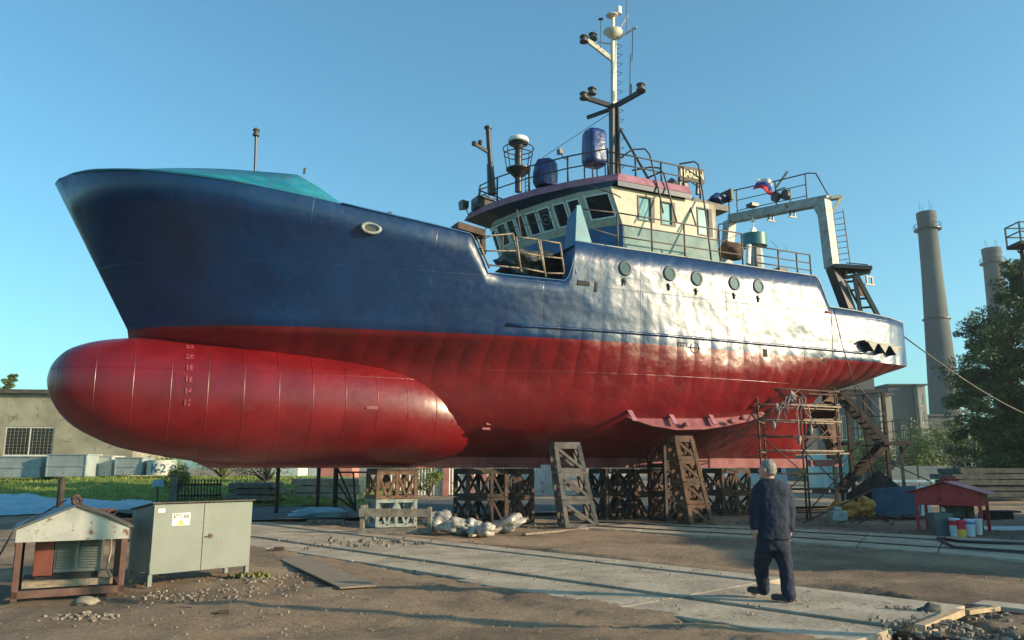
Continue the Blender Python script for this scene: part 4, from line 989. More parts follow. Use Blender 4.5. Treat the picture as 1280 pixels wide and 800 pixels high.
# timbers, boards
def plank(u0, v0, u1, v1, w, h, m, name, label, cat='plank', z=0., grp=None):
    a = G(u0,v0); c = G(u1,v1); o0 = (a+c)/2; b = MB(); b.bar(a-o0+Vector((0,0,z+h/2)), c-o0+Vector((0,0,z+h/2)), w, h); o = b.build(name, m, bevel=.006); o.location = (o0.x,o0.y,0); return tag(o, label, cat, grp)
plank(1150,790,1200,769,.11,.07,'woodlight','timber','pale broken timber laid across the end of the concrete track')
plank(1207,768,1246,763,.10,.05,'woodlight','timber','short pale timber beside the far rail by the dark rock')
plank(655,669,745,661,.12,.05,'wood','timber','long weathered timber lying left of the slanted grey trestle')
plank(736,660,805,656,.10,.06,'darkrust','steel_bar','thin dark steel bar on the ground right of the slanted grey trestle','steel bar')
plank(588,671,614,666,.12,.05,'woodlight','timber','small pale board under the plastic sacks')
plank(216,761,240,762,.04,.025,'darkrust','scrap_stick','thin dark stick on the dirt in front of the grey cabinet','stick')
plank(272,767,286,766,.05,.03,'darkrust','scrap_stick','short dark scrap to the right of the thin dark stick','stick')
plank(343,690,355,690,.12,.09,'rust','steel_block','small dark steel block on the dirt near the cabinet','steel block')
plank(385,655,430,655,.3,.12,'woodgrey','timber','dark timber baulk under the heap of pale sheeting')
b = MB(); q = [G(352,706),G(385,696),(G(468,735)),G(430,736)]; q = [(p.x,p.y) for p in (G(350,701),G(380,696),G(470,734),G(425,737))]
b.hexa([(x,y,.01) for x,y in q]+[(x,y,.03) for x,y in q]); tag(b.build('plywood_sheet','wood'), 'thin brown board lying flat on the dirt before the cabinet', 'board')

# ================================================================== trestles and props
def lattice_face(b, p00, p10, p01, p11, t, n=1, style=0):
    """a face of a fabricated trestle: corner posts, rails and diagonal braces"""
    for k in range(n+1):
        f = k/n; b.bar(p00.lerp(p01,f), p10.lerp(p11,f), t, t*1.2)
    for k in range(n):
        a0 = p00.lerp(p01,k/n); a1 = p10.lerp(p11,k/n); b0 = p00.lerp(p01,(k+1)/n); b1 = p10.lerp(p11,(k+1)/n)
        if style == 0: m_ = (a0+a1)/2; b.bar(b0, m_, t, t*.9); b.bar(b1, m_, t, t*.9)
        elif style == 1: b.bar(a0 if k%2 else a1, b1 if k%2 else b0, t, t*.9)
        else: b.bar(a0, b1, t*.8, t*.8); b.bar(a1, b0, t*.8, t*.8)
def trestle(name, label, loc, rz, w, d, h, topw, m, mtop=None, tiers=2, t=.075, bays=2, lean_=0., style=0, grp='lattice trestles propping up the ship'):
    root = thing(name, label, 'trestle', loc, rz, grp)
    def P(x, y, z): f = z/h; s_ = 1+(topw-1)*f; return Vector((x*s_+lean_*f, y*s_, z))
    for k in range(tiers):
        z0, z1 = h*k/tiers, h*(k+1)/tiers-.03; b = MB()
        for y in (-d/2, d/2):
            for i in range(bays):
                x0, x1 = -w/2+w*i/bays, -w/2+w*(i+1)/bays
                lattice_face(b, P(x0,y,z0+t/2), P(x1,y,z0+t/2), P(x0,y,z1-t/2), P(x1,y,z1-t/2), t, 1, style)
            for i in range(bays+1): x = -w/2+w*i/bays; b.bar(P(x,y,z0), P(x,y,z1), t*1.3, t*1.3)
        for x in (-w/2, w/2): lattice_face(b, P(x,-d/2,z0+t/2), P(x,d/2,z0+t/2), P(x,-d/2,z1-t/2), P(x,d/2,z1-t/2), t, 1, 2)
        b.build('lattice_tier', m if not (mtop and k == tiers-1) else mtop, root)
    b = MB(); tw = w*topw; td = d*topw; b.box(lean_-tw/2-.04, lean_+tw/2+.04, -td/2-.04, td/2+.04, h-.03, h+.06); b.build('top_plate', 'darkrust' if m != 'rustorange' else m, root, bevel=.01)
    return root
RZ = math.atan2(DY,DX)
def keelpos(u):
    p = SP(u, 583, 0); return S2W((p.x, 0, 0)), p.x
for i, (u, mt, mtop, w, lab) in enumerate((
    (490,'paleblock','rustorange',1.1,'trestle with a pale green base and a rusty top behind the timber barrier'),
    (606,'darkrust',None,1.5,'wide dark trestle behind the plastic sacks'),
    (640,'rust',None,.9,'reddish trestle between the wide dark one and the white fence'),
    (762,'darkrust',None,.9,'dark trestle just right of the slanted grey trestle'),
    (806,'rust',None,1.5,'brown two-tier trestle left of the tall orange prop'),
    (907,'rust',None,1.2,'brown trestle right of the tall orange prop and left of the walking man'))):
    p, xx = keelpos(u); trestle('keel_trestle', lab, (p.x,p.y,0), RZ, w, .95, 1.53, 1., mt, mtop)
# tall bilge props
def bilge(name, lab, u, v, vt, m, w, ln, tiers):
    p = G(u, v); t_ = AY(u, vt, p.y+.1); return trestle(name, lab, (p.x,p.y+.25,0), RZ*.4, w, .8, t_.z-.06, .78, m, None, tiers, .085, 1, ln, 1)
bilge('bilge_trestle', 'tall slanted grey trestle left of the middle of the ship', 724, 659, 553, 'paleblock', .85, -.38, 3)
bilge('bilge_trestle', 'tall orange rusty trestle under the bilge plate', 873, 657, 545, 'rustorange', .6, -.42, 4)
M['greysteel'] = mat('grey_old_steel', (.09,.085,.08), (.16,.145,.135), .75, scale=4, rust=.3)
for o in list(bpy.data.objects):
    if o.name == 'bilge_trestle':
        for c in o.children: c.data.materials[0] = M['greysteel']
b_ = thing('bilge_trestle', 'dark trestle standing close behind the tall orange one', 'trestle', (G(845,652).x, G(845,652).y+.9, 0), RZ, 'lattice trestles propping up the ship')
bb = MB()
for k in range(3):
    for y in (-.4,.4): lattice_face(bb, Vector((-.45,y,.85*k)), Vector((.45,y,.85*k)), Vector((-.45,y,.85*k+.8)), Vector((.45,y,.85*k+.8)), .08, 1, 2)
    for x in (-.45,.45): lattice_face(bb, Vector((x,-.4,.85*k)), Vector((x,.4,.85*k)), Vector((x,-.4,.85*k+.8)), Vector((x,.4,.85*k+.8)), .08, 1, 1)
for x in (-.45,.45):
    for y in (-.4,.4): bb.bar((x,y,0),(x,y,2.45),.1)
bb.build('lattice_frame','darkrust',b_)
# posts
for i, (u, lab) in enumerate(((345,'leftmost thin dark steel post under the bulb'),(396,'dark steel post under the bulb, left of the braced post'))):
    p = G(u, 644); b = MB(); b.tube([(0,0,0),(0,0,1.9)], .07, 8); b.box(-.2,.2,-.2,.2,0,.03); b.box(-.12,.12,-.12,.12,1.88,1.92); o = b.build('steel_post', 'darkrust'); o.location = p; tag(o, lab, 'post', 'steel posts under the ship')
t = thing('braced_post', 'dark steel post with slanting braces under the bulb', 'post', G(418,642)); b = MB(); b.tube([(0,0,0),(0,0,1.85)], .09, 8); b.build('post', 'darkrust', t); b = MB()
for k in range(3): b.bar((.05,0,1.6-.5*k),(.75,.1,.1),.08,.06)
b.bar((.0,0,1.45),(1.2,.1,1.45),.06); b.bar((.75,.1,0),(.6,.1,1.45),.06); b.bar((1.2,.1,0),(1.15,.1,1.45),.06); b.build('brace','darkrust',t)
# timber barrier in front of the green block
t = thing('timber_barrier', 'low wooden barrier of two beams in front of the pale green trestle', 'barrier', (0,0,0))
a = G(448,668); c = G(539,667); a.y -= .0
b = MB(); b.bar(a+Vector((0,-.05,.52)), c+Vector((0,-.05,.50)), .1, .2); b.build('beam','woodgrey',t,bevel=.01)
b = MB(); b.bar(a+Vector((0,-.05,.07)), c+Vector((0,-.05,.07)), .1, .14); b.build('beam','woodgrey',t,bevel=.01)
for f in (.04,.97): b = MB(); q = a.lerp(c,f); b.bar(q+Vector((0,.06,0)), q+Vector((0,.06,.7 if f < .5 else .64)), .16, .1); b.build('upright','wood',t,bevel=.01)
t.location = a; 
for ch in t.children: ch.location = -a
# plastic sacks
def sack(u, v, rx, rz_, seed, lab, sy=.35, rot=0, m='plastic'):
    p = G(u, v); b = MB(); b.blob((0,0,rz_*.9), (rx, sy, rz_), seed, .35, 12); o = b.build('plastic_sack', m, smooth=True); o.location = (p.x,p.y,0); o.rotation_euler = (0,rot,0); return tag(o, lab, 'sack', 'clear plastic sacks by the keel trestles')
sack(548,664,.36,.28,1,'pale plastic sack touching the right end of the timber barrier')
sack(570,668,.38,.2,4,'wide flattened plastic sack, second from the barrier')
sack(590,668,.3,.18,6,'small crumpled plastic sack in the middle of the row')
sack(607,669,.26,.15,7,'smallest plastic sack, beside the slanted shiny one')
sack(633,666,.52,.2,11,'long shiny plastic sack slanting upward at the right of the row', rot=-.3)

# ================================================================== front left: shelter with generator, electric cabinet
A0 = G(12,753); A0.z = 0; X1 = Vector((.875,.484,0)); Yb = Vector((-.484,.875,0)); rzs = math.atan2(.484,.875)
sh = thing('generator_shelter', 'low open shelter with a pale gabled roof on brown posts over a generator', 'shelter', A0, rzs)
Ws, Ds, He, Ha = 1.24, 1.2, .87, 1.12
for (x, y, nm) in ((.035,.035,0),(Ws-.035,.035,1),(.035,Ds-.035,2),(Ws-.035,Ds-.035,3)):
    b = MB(); b.box(x-.035,x+.035,y-.035,y+.035,0,He-.02); b.build('post','framebrown',sh,bevel=.004)
for q in ((0,Ws,0,.07,.03,.12),(0,Ws,Ds-.07,Ds,.03,.12),(0,.07,.07,Ds-.07,.03,.12),(Ws-.07,Ws,.07,Ds-.07,.03,.12)):
    b = MB(); b.box(*q); b.build('base_beam','framebrown',sh,bevel=.004)
b = MB(); b.prism([(-.01,-.012,He-.02),(-.01,-.012,He-.17),(Ws+.01,-.012,He-.17),(Ws+.01,-.012,He-.02),(Ws/2,-.012,Ha)],(0,.012,0)); b.build('gable_panel','silver',sh)
b = MB(); b.prism([(-.01,Ds,He-.02),(-.01,Ds,He-.17),(Ws+.01,Ds,He-.17),(Ws+.01,Ds,He-.02),(Ws/2,Ds,Ha)],(0,.012,0)); b.build('gable_panel','silver',sh)
b = MB(); b.box(-.008,.002,.02,Ds-.02,.30,He-.02); b.build('side_panel','shelgreen',sh)
b = MB(); b.prism([(-.06,-.05,He-.03),(Ws/2,-.05,Ha+.005),(Ws/2,-.05,Ha+.025),(-.06,-.05,He-.01)],(0,Ds+.1,0)); b.build('roof_sheet','shelroof',sh)
b = MB(); b.prism([(Ws+.06,-.05,He-.03),(Ws/2+.003,-.05,Ha+.005),(Ws/2+.003,-.05,Ha+.025),(Ws+.06,-.05,He-.01)],(0,Ds+.1,0)); b.build('roof_sheet','cabtop',sh)
for y in (.15,Ds-.2):
    b = MB(); ring = [(Ws/2+.045*math.cos(a*math.pi/8), y, Ha+.06+.045*math.sin(a*math.pi/8)) for a in range(17)]; b.tube(ring,.022,7); b.build('lifting_eye','framebrown',sh,smooth=True)
b = MB(); b.tube([(-.25,.1,.35),(-.1,-.02,.7),(-.03,-.05,He),(.25,.4,He+.15),(.5,.9,Ha+.05)], .012, 6); b.build('cable','rubber',sh,smooth=True)
b = MB(); b.box(.1,Ws-.12,.22,Ds-.15,.12,.2); b.build('deck_boards','wood',sh)
gn = thing('generator', 'grey louvred generator with a reddish side standing inside the brown shelter', 'generator', A0+X1*.2+Yb*.34+Vector((0,0,.2)), rzs-.1)
b = MB(); b.box(.22,.76,0,.55,.08,.60); b.build('body','gengrey',gn,bevel=.01)
for xx in (.255,.515):
    b = MB()
    for k in range(12): z = .14+k*.033; b.hexa([(xx,-.002,z),(xx+.21,-.002,z),(xx+.21,-.002,z+.006),(xx,-.002,z+.006),(xx,-.022,z),(xx+.21,-.022,z),(xx+.21,-.004,z+.024),(xx,-.004,z+.024)])
    b.build('louvre_panel','gengrey',gn)
b = MB(); b.box(.0,.215,-.01,.5,.05,.62); b.build('side_cover','genred',gn,bevel=.008)
b = MB(); b.box(.02,.74,.03,.5,.0,.075); b.build('skid','dark',gn)
b = MB(); b.tube([(.86,.1,.55),(.87,.02,.3),(.84,0,.1),(.9,-.05,.0)], .013, 6); b.build('hose','railworn',gn,smooth=True)
# cabinet
C0 = Vector((G(184,734).x, G(184,734).y, 0)); C1 = Vector((G(306,721).x, G(306,721).y, 0)); rc = math.atan2((C1-C0).y,(C1-C0).x); Wc = (C1-C0).length+.06
cb = thing('electric_cabinet', 'grey steel electrical cabinet on short legs with double doors and a small sign', 'cabinet', C0, rc)
Hc0, Hc1, Dc = .155, 1.10, .68
b = MB(); b.hexa([(0,.012,Hc0),(Wc,.012,Hc0),(Wc,Dc,Hc0),(0,Dc,Hc0),(0,.012,Hc1),(Wc,.012,Hc1),(Wc,Dc,Hc1-.1),(0,Dc,Hc1-.1)]); b.build('body','cabinet',cb,bevel=.004)
b = MB(); b.hexa([(-.03,-.04,Hc1+.012),(Wc+.03,-.04,Hc1+.012),(Wc+.03,Dc+.03,Hc1-.092),(-.03,Dc+.03,Hc1-.092),(-.03,-.04,Hc1+.03),(Wc+.03,-.04,Hc1+.03),(Wc+.03,Dc+.03,Hc1-.074),(-.03,Dc+.03,Hc1-.074)]); b.build('roof_sheet','cabtop',cb)
xm = Wc*.49
for (x0, x1) in ((.008,xm-.004),(xm+.004,Wc-.008)):
    b = MB(); b.box(x0,x1,-.012,.008,Hc0+.004,Hc1-.008); dr = b.build('door','cabinet',cb,bevel=.003)
    if x0 > .5: b = MB(); b.bar((x0+.03,-.022,.62),(x0+.15,-.022,.63),.015,.018); b.box(x0+.08,x0+.13,-.02,-.011,.60,.66); b.build('latch','rust',dr)
    else:
        b = MB(); b.tube([(x0-.004,-.012,.25),(x0-.004,-.012,.33)],.01,6); b.build('hinge','cabinet',dr)
        b = MB(); b.box(.27,.53,-.017,-.0125,.80,.97); sg = b.build('sign_plate','signwhite',dr)
        text('lettering','РП-66',.088,'textdark',sg,frame_mtx((.40,-.019,.925),(1,0,0),(0,0,1)),.001,xs=1.0)
        b = MB(); b.prism([(.335,-.0178,.806),(.455,-.0178,.806),(.395,-.0178,.888)],(0,-.001,0)); b.build('warning_triangle','signyellow',sg)
        b = MB(); b.prism([(.398,-.0195,.872),(.388,-.0195,.845),(.396,-.0195,.845),(.391,-.0195,.822),(.405,-.0195,.852),(.397,-.0195,.852),(.404,-.0195,.87)],(0,-.001,0)); b.build('flash_symbol','textdark',sg)
        b = MB(); b.box(.065,.16,-.016,-.0125,.99,1.04); b.build('small_label','signwhite',dr)
for (x, y) in ((.03,.03),(Wc-.03,.03),(.03,Dc-.03),(Wc-.03,Dc-.03)):
    b = MB(); b.box(x-.028,x+.028,y-.028,y+.028,0,Hc0); b.build('leg','cabinet',cb)
b = MB(); b.tube([tuple(C0+Vector(q)) for q in ((.1,.35,.16),(-.12,.1,.02),(-.2,-.1,.14),(-.1,-.02,.2),(.15,.2,.1))],.012,6); tag(b.build('supply_cable','rubber',smooth=True), 'thin cable looping out under the left corner of the grey cabinet', 'cable')
# ================================================================== BACKGROUND LEFT
def building(name, label, p0, p1, depth, z0, z1, wins, m, roofm='cabtop', th=.3, winm='glass'):
    """p0->p1 the facade seen by the camera (left to right); wins: (u0,u1,v0,v1) openings in it"""
    p0 = Vector((*p0,0)); p1 = Vector((*p1,0)); w = (p1-p0).length; u = (p1-p0).normalized(); nb = Vector((-u.y,u.x,0))
    root = thing(name, label, 'building', (p0.x,p0.y,0), math.atan2(u.y,u.x)); h = z1-z0
    b = MB(); panel(b, (0,0,z0), (1,0,0), (0,0,1), w, h, th, wins); b.box(0,th,th,depth,z0,z1); b.box(w-th,w,th,depth,z0,z1); b.box(th,w-th,depth-th,depth,z0,z1)
    b.build('wall', m, root)
    b = MB(); b.box(-.25,w+.25,-.35,depth+.3,z1+.002,z1+.25); b.build('roof', roofm, root)
    for (a, c, d, e) in wins:
        f = MB(); t = .07
        for q in ((a,c,d,d+t),(a,c,e-t,e),(a,a+t,d+t,e-t),(c-t,c,d+t,e-t),((a+c)/2-t/2,(a+c)/2+t/2,d+t,e-t)): f.box(q[0],q[1],.05,.13,z0+q[2],z0+q[3])
        o = f.build('window', 'white', root); g = MB(); g.box(a+t,c-t,.09,.10,z0+d+t,z0+e-t); g.build('pane', winm, o)
    return root, w
pL = AY(-90,0,49.5); pR = AY(214,0,51.5); zt = AY(0,491,50).z
wx = lambda u: (AY(u,0,50.6).x-pL.x)/((pR.x-pL.x))*math.hypot(pR.x-pL.x,2)
bl, bw = building('low_workshop', 'low flat-roofed building with stained yellowish walls behind the grey boxes', (pL.x,49.5), (pR.x,51.5), 9, 1.0, zt, [(wx(69),wx(121),1.35,3.15),(wx(-30),wx(12)-2.2,1.4,3.0)], 'plaster')
wsx0, wsx1 = wx(69), wx(121)
b = MB()
for k in range(13): x = wsx0+.1+k*(wsx1-wsx0-.2)/12; b.box(x-.007,x+.007,.0,.02,2.42,4.08)
for k in range(9): z = 2.45+k*.2; b.box(wsx0+.06,wsx1-.06,.021,.035,z-.007,z+.007)
b.build('window_grille','railworn',bl)
b = MB(); b.tube([(wx(24),-.08,1.1),(wx(24),-.08,zt)],.06,8); b.build('downpipe','rust',bl)
def tankbox(u0, u1, vt, vb, Y, d, m, label, name='steel_box', zb=None, rot=0):
    a = AY(u0,vb,Y); c = AY(u1,vb,Y); z1 = AY(u0,vt,Y).z; z0 = a.z if zb is None else zb; w = c.x-a.x
    root = thing(name, label, 'box', (a.x,Y,z0), rot, 'grey steel boxes along the lawn' if name == 'steel_box' else None)
    b = MB(); b.box(0,w,0,d,0,z1-z0); b.build('body', m, root, bevel=.02)
    b = MB(); b.box(-.03,w+.03,-.03,d+.03,z1-z0+.002,z1-z0+.06); b.build('lid', m, root, bevel=.01)
    b = MB(); 
    for x in (.02,w-.08): b.box(x,x+.06,-.03,-.001,0,z1-z0)
    b.box(.08,w-.08,-.03,-.001,(z1-z0)*.5-.03,(z1-z0)*.5+.03); b.build('stiffener', m, root)
    return root
M['boxblue'] = mat('box_blue_grey', (.24,.29,.30), (.33,.37,.36), .6, scale=1.5, rust=.2); M['boxpale'] = mat('box_pale', (.46,.47,.42), (.56,.56,.5), .6, scale=1.5, rust=.2)
tankbox(-8,50,572,597,43.2,1.6,'boxblue','long low blue-grey steel box at the left edge of the lawn')
tankbox(56,107,569,596,42.8,1.5,'boxblue','tall grey steel box, second from the left edge, before the low workshop')
tankbox(108,139,571,595,44,1.3,'boxpale','whitish steel box in the middle of the row on the lawn')
tankbox(142,177,573,594,43.5,1.3,'boxblue','grey-green steel box touching the white concrete ring')
a = AY(194,594,43.2); zt2 = AY(194,575,43.2).z
ring = thing('concrete_ring', 'white concrete well ring lettered K-2 at the right end of the grey boxes', 'concrete ring', (a.x,a.y+.75,a.z))
b = MB(); hh = zt2-a.z; b.lathe((0,0,0),[(.60,0),(.76,0),(.76,hh),(.60,hh),(.60,0)],28); b.build('ring','boxpale',ring,smooth=True,autos=40)
for k, ch in enumerate('К-2'):
    an = R(-90-6+k*17); q = Vector((.765*math.cos(an), .765*math.sin(an), hh*.42)); nr = Vector((math.cos(an),math.sin(an),0))
    text('lettering', ch, .62, 'textblue', ring, frame_mtx(q, Vector((0,0,1)).cross(nr), (0,0,1)), .004)
# pale tarpaulin over a heap
b = MB(); cx, cy, rx, ry = -19.5, 31.2, 6.4, 3.6; n1_, n2_ = 14, 48; 
for i in range(n1_+1):
    for k in range(n2_):
        a = 2*math.pi*k/n2_; f = i/n1_; r_ = f*(1+.08*math.sin(3*a)+.05*math.sin(7*a)); x = cx+rx*r_*math.cos(a); y = cy+ry*r_*math.sin(a)
        z = .52*(1-f**2.2)+.08*noise.noise(Vector((x,y,1)))*(1-f*.5)+hgt(x,y)*.9+.03
        b.v.append((x,y,z))
for i in range(n1_):
    for k in range(n2_): b.f.append((i*n2_+k,i*n2_+(k+1)%n2_,(i+1)*n2_+(k+1)%n2_,(i+1)*n2_+k)); b.mi.append(0)
tag(b.build('tarpaulin','tarpcyan',smooth=True),'pale blue sheet spread over a low heap between the lawn and the shelter','tarpaulin')
b = MB(); b.blob((0,0,.10),(.9,.6,.16),12,.3,10); o = b.build('plastic_sheeting','tarpcyan',smooth=True); p = G(400,648); o.location = (p.x,p.y,0.05); tag(o,'small heap of pale plastic sheeting on dark timber under the bulb','sheeting')
# lawn: grass blades
def inlawn(x, y): return y > 33.5+.5*noise.noise(Vector((x*.3,y*.3,9))) and x < -6.0 - (y-33)*.05
b = MB(); nx_, ny_ = 90, 40
gv = {}
for j in range(ny_+1):
    for i in range(nx_+1):
        y = 33.2+j*.55; x = -6.3-i*.42; b.v.append((x,y,hgt(x,y)+.035+.03*noise.noise(Vector((x*2,y*2,4)))))
for j in range(ny_):
    for i in range(nx_): b.f.append((j*(nx_+1)+i,(j+1)*(nx_+1)+i,(j+1)*(nx_+1)+i+1,j*(nx_+1)+i+1)); b.mi.append(0)
tag(b.build('lawn','grass',smooth=True,fixn=False),kind='structure')
def blades(name, n, area, h, m, seed=1):
    rnd = random.Random(seed); b = MB()
    for k in range(n):
        x, y = area(rnd); z = hgt(x,y)+.02; a = rnd.random()*6.3; w = .02+.02*rnd.random(); hh = h*rnd.uniform(.5,1.2); lx = rnd.uniform(-.3,.3)*hh
        b.add([(x-w*math.cos(a),y-w*math.sin(a),z),(x+w*math.cos(a),y+w*math.sin(a),z),(x+lx,y+lx*.5,z+hh)],[(0,1,2)])
    return tag(b.build(name,m,fixn=False),kind='stuff')
blades('grass', 16000, lambda r: (-6.5-r.random()*26, 33.5+r.random()**1.5*14), .13, 'foliage2')
M['weed'] = mat('dry_weeds', (.10,.11,.03), (.22,.19,.08), .8, scale=3)
blades('weeds', 500, lambda r: (C1.x+r.gauss(.1,.12), C1.y+r.gauss(.05,.08)), .06, 'weed', 3)
blades('weeds', 500, lambda r: (G(1262,797).x+r.gauss(0,.12), G(1262,797).y+r.gauss(0,.08)), .06, 'foliage2', 4)
# little notice, picket fence, timber stacks
p = AY(196,630,33); t = thing('small_notice', 'small blank pale board on a post at the lawn edge', 'notice', (p.x,33,hgt(p.x,33)-.05)); h_ = AY(196,598,33).z-hgt(p.x,33)
b = MB(); b.box(-.03,.03,-.02,.02,0,h_-.05); b.build('post','darkrust',t); b = MB(); b.box(-.22,.22,-.045,-.022,h_-.28,h_); b.build('board','tarpcyan',t)
a = AY(216,628,33.5); c = AY(276,626,34.5)
t = thing('picket_fence', 'short dark wooden picket fence with a thick post at its left end', 'fence', (a.x,a.y,0)); d = Vector((c.x-a.x,c.y-a.y,0)); z0 = hgt(a.x,a.y)-.05
b = MB()
for k in range(15):
    q = d*((k+.5)/15); b.bar(q+Vector((0,0,z0+.1)), q+Vector((0,0,z0+1.0)), .07,.03)
b.bar(Vector((0,.03,z0+.35)), d+Vector((0,.03,z0+.35)), .03,.08); b.bar(Vector((0,.03,z0+.8)), d+Vector((0,.03,z0+.8)), .03,.08); b.build('pickets','darkrust',t)
b = MB(); b.box(-.1,.12,-.1,.1,0,z0+1.15); b.build('post','woodgrey',t)
def stack(name, u0, u1, vt, vb, Y, n, d, m, label, cat, grp, jit=.15):
    a = AY(u0,vb,Y); c = AY(u1,vb,Y); zt_ = AY(u0,vt,Y).z; z0 = max(0,a.z) if a.z > -.3 else 0; h = (zt_-z0)/n; rnd = random.Random(u0)
    for k in range(n):
        b = MB(); j = rnd.uniform(-jit,jit); b.box(a.x+j,c.x+j+rnd.uniform(-jit,jit),0,d,z0+k*h+.03,z0+(k+1)*h-.015)
        for x in (a.x+.3,c.x-.5): b.box(x,x+.15,.05,d-.05,z0+k*h-.012,z0+k*h+.028)
        o = b.build(name, m, bevel=.02); o.location = (0,Y+rnd.uniform(-.1,.1),0)
        pos = ['lowest','second from the ground','third from the ground','fourth from the ground','fifth from the ground','sixth'][k] if k < n-1 else 'topmost'
        tag(o, f'{label}, {pos} of its stack', cat, grp)
stack('concrete_slab', 284,344,603,627,33.5,3,1.6,'woodgrey','dark weathered slab right of the picket fence','slab','slabs stacked right of the picket fence')
stack('concrete_slab', 366,448,598,626,36,3,1.8,'concrete','grey concrete slab seen behind the dark posts','slab','slabs stacked behind the dark posts')
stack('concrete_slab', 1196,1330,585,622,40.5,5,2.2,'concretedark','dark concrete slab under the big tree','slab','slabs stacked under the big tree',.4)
p = AY(75,626,14.); b = MB(); b.tube([(p.x,14,0),(p.x,14,AY(75,597,14).z)],.055,10); tag(b.build('steel_post','darkrust'),'short dark pipe post standing behind the gabled shelter','post')
b = MB(); q0 = AY(118,640,18)
for k in range(5): b.tube([(q0.x+k*.09+.13*math.cos(a*math.pi/8)*.5,18+.2*math.sin(a*math.pi/8),.62+.09*math.cos(a*math.pi/8)) for a in range(17)],.025,6)
b.box(q0.x-.1,q0.x+2.6,17.9,18.3,.44,.50); b.box(q0.x,q0.x+.1,17.9,18.3,0,.44); b.box(q0.x+2.3,q0.x+2.4,17.9,18.3,0,.44)
tag(b.build('coil_bench','rust'),'rusty coil lying on a low rusty bench behind the shelter and the cabinet','bench')

# foliage ------------------------------------------------------
def leaves(b, c, r, n, s, rnd, droop=0.):
    for k in range(n):
        d = Vector((rnd.gauss(0,1),rnd.gauss(0,1),rnd.gauss(0,1))); d.normalize(); f = rnd.random()**.45
        p = Vector(c)+Vector((d.x*r[0],d.y*r[1],d.z*r[2]))*f; a = Vector((rnd.gauss(0,1),rnd.gauss(0,1),rnd.gauss(0,.6)-droop)).normalized()*s*rnd.uniform(.6,1.5)
        w = a.cross(Vector((rnd.gauss(0,1),rnd.gauss(0,1),rnd.gauss(0,1)))).normalized()*s*.30
        b.add([p-a, p+w, p+a, p-w],[(0,1,2,3)])
def tree(name, label, base, h, cr, seed, nl=9000, s=.10, trunk=.22, lm='foliage', clumps=60, low=.15, droop=.6, grp=None, cat='tree', top=1.):
    rnd = random.Random(seed); root = thing(name, label, cat, base, 0, grp)
    tb = MB(); pts = [Vector((0,0,-.2))]
    for k in range(1,9): pts.append(Vector((.03*h*noise.noise(Vector((seed,k*.6,0))), .03*h*noise.noise(Vector((k*.6,seed,5))), h*.92*k/8)))
    tb.tube(pts, trunk, 8, r2=trunk*.12); lb = MB()
    for c in range(clumps):
        f = low+(1-low)*(c+.5)/clumps; a = rnd.random()*6.283; prof = math.sin(math.pi*min(1,(f*.92+.12)))**.6*(1 if f < .7 else 1-(f-.7)*2.3*top)
        rr = cr*max(.12,prof)*rnd.uniform(.35,1.05); z = f*h; tp = Vector((rr*math.cos(a), rr*math.sin(a), z)); st = Vector((0,0,max(h*.08,z-rr*.8)))
        if c % 2 == 0 or rr > cr*.6: tb.tube([st, st.lerp(tp,.5)+Vector((0,0,.12*rr)), tp], trunk*.22*(1.2-f), 5, r2=trunk*.04)
        cs = cr*rnd.uniform(.11,.27); leaves(lb, tp, (cs,cs,cs*rnd.uniform(.5,.9)), nl//clumps, s, rnd, droop)
        if rnd.random() < .5: q = tp+Vector((math.cos(a),math.sin(a),rnd.uniform(-.3,.6)))*cs*1.2; leaves(lb, q, (cs*.5,cs*.5,cs*.35), nl//clumps//4, s, rnd, droop)
    tb.build('trunk','bark',root,smooth=True); lb.build('crown',lm,root,fixn=False); return root
tree('leafy_tree','big dark leafy tree at the right edge in front of the second chimney',(AY(1243,0,46).x,46,0),13.4,4.5,3,nl=80000,s=.115,clumps=230,low=.06)
tree('leafy_tree','drooping tree partly cut by the right edge beside the big one',(AY(1300,0,44).x,44,0),10.5,3.6,8,nl=22000,s=.11,clumps=80,low=.1)
tree('leafy_tree','lower left shoulder of foliage standing against the tall chimney',(AY(1196,0,48).x,48,0),9.6,2.9,21,nl=26000,s=.11,clumps=90,low=.08)
p = AY(12,478,70); tree('leafy_tree','dark tree top rising above the low workshop roof at the left edge',(p.x,70,1),8.6,2.2,5,nl=5000,s=.14,clumps=30)
def bush(name, label, p, r, h, seed, n, m='foliage2', s=.09, grp=None):
    root = thing(name, label, 'bush', p, 0, grp); rnd = random.Random(seed); lb = MB(); tb = MB()
    for k in range(16):
        a = rnd.random()*6.3; q = Vector((r*rnd.uniform(.1,.95)*math.cos(a), r*rnd.uniform(.1,.6)*math.sin(a), h*rnd.uniform(.25,.9)))
        tb.tube([(0,0,0), q*.5+Vector((0,0,.1*h)), q], .03*max(r,.6), 5, r2=.01); cs = rnd.uniform(.22,.4)*min(r,h); leaves(lb, q, (cs,cs,cs), n//16, s, rnd, .1)
    tb.build('stems','bark',root); lb.build('leaves',m,root,fixn=False)
for i, (u, Y, r, h, lab) in enumerate(((258,46,1.3,1.2,'low yellow-green bush right of the white concrete ring'),(268,36.5,.7,1.2,'loose green bush behind the picket fence'),(318,44,1.8,1.7,'yellowish bush under the middle of the bulb'),(366,40,1.7,1.5,'dark green bush behind the leftmost steel post'),(548,46.5,.9,1.9,'green bush growing against the white corrugated fence'))):
    p = AY(u,0,Y); bush('bush', lab, (p.x,Y,hgt(p.x,Y)), r, h, 30+i, 1600, 'foliage2' if i != 3 else 'foliage', .07, 'bushes beyond the ship')
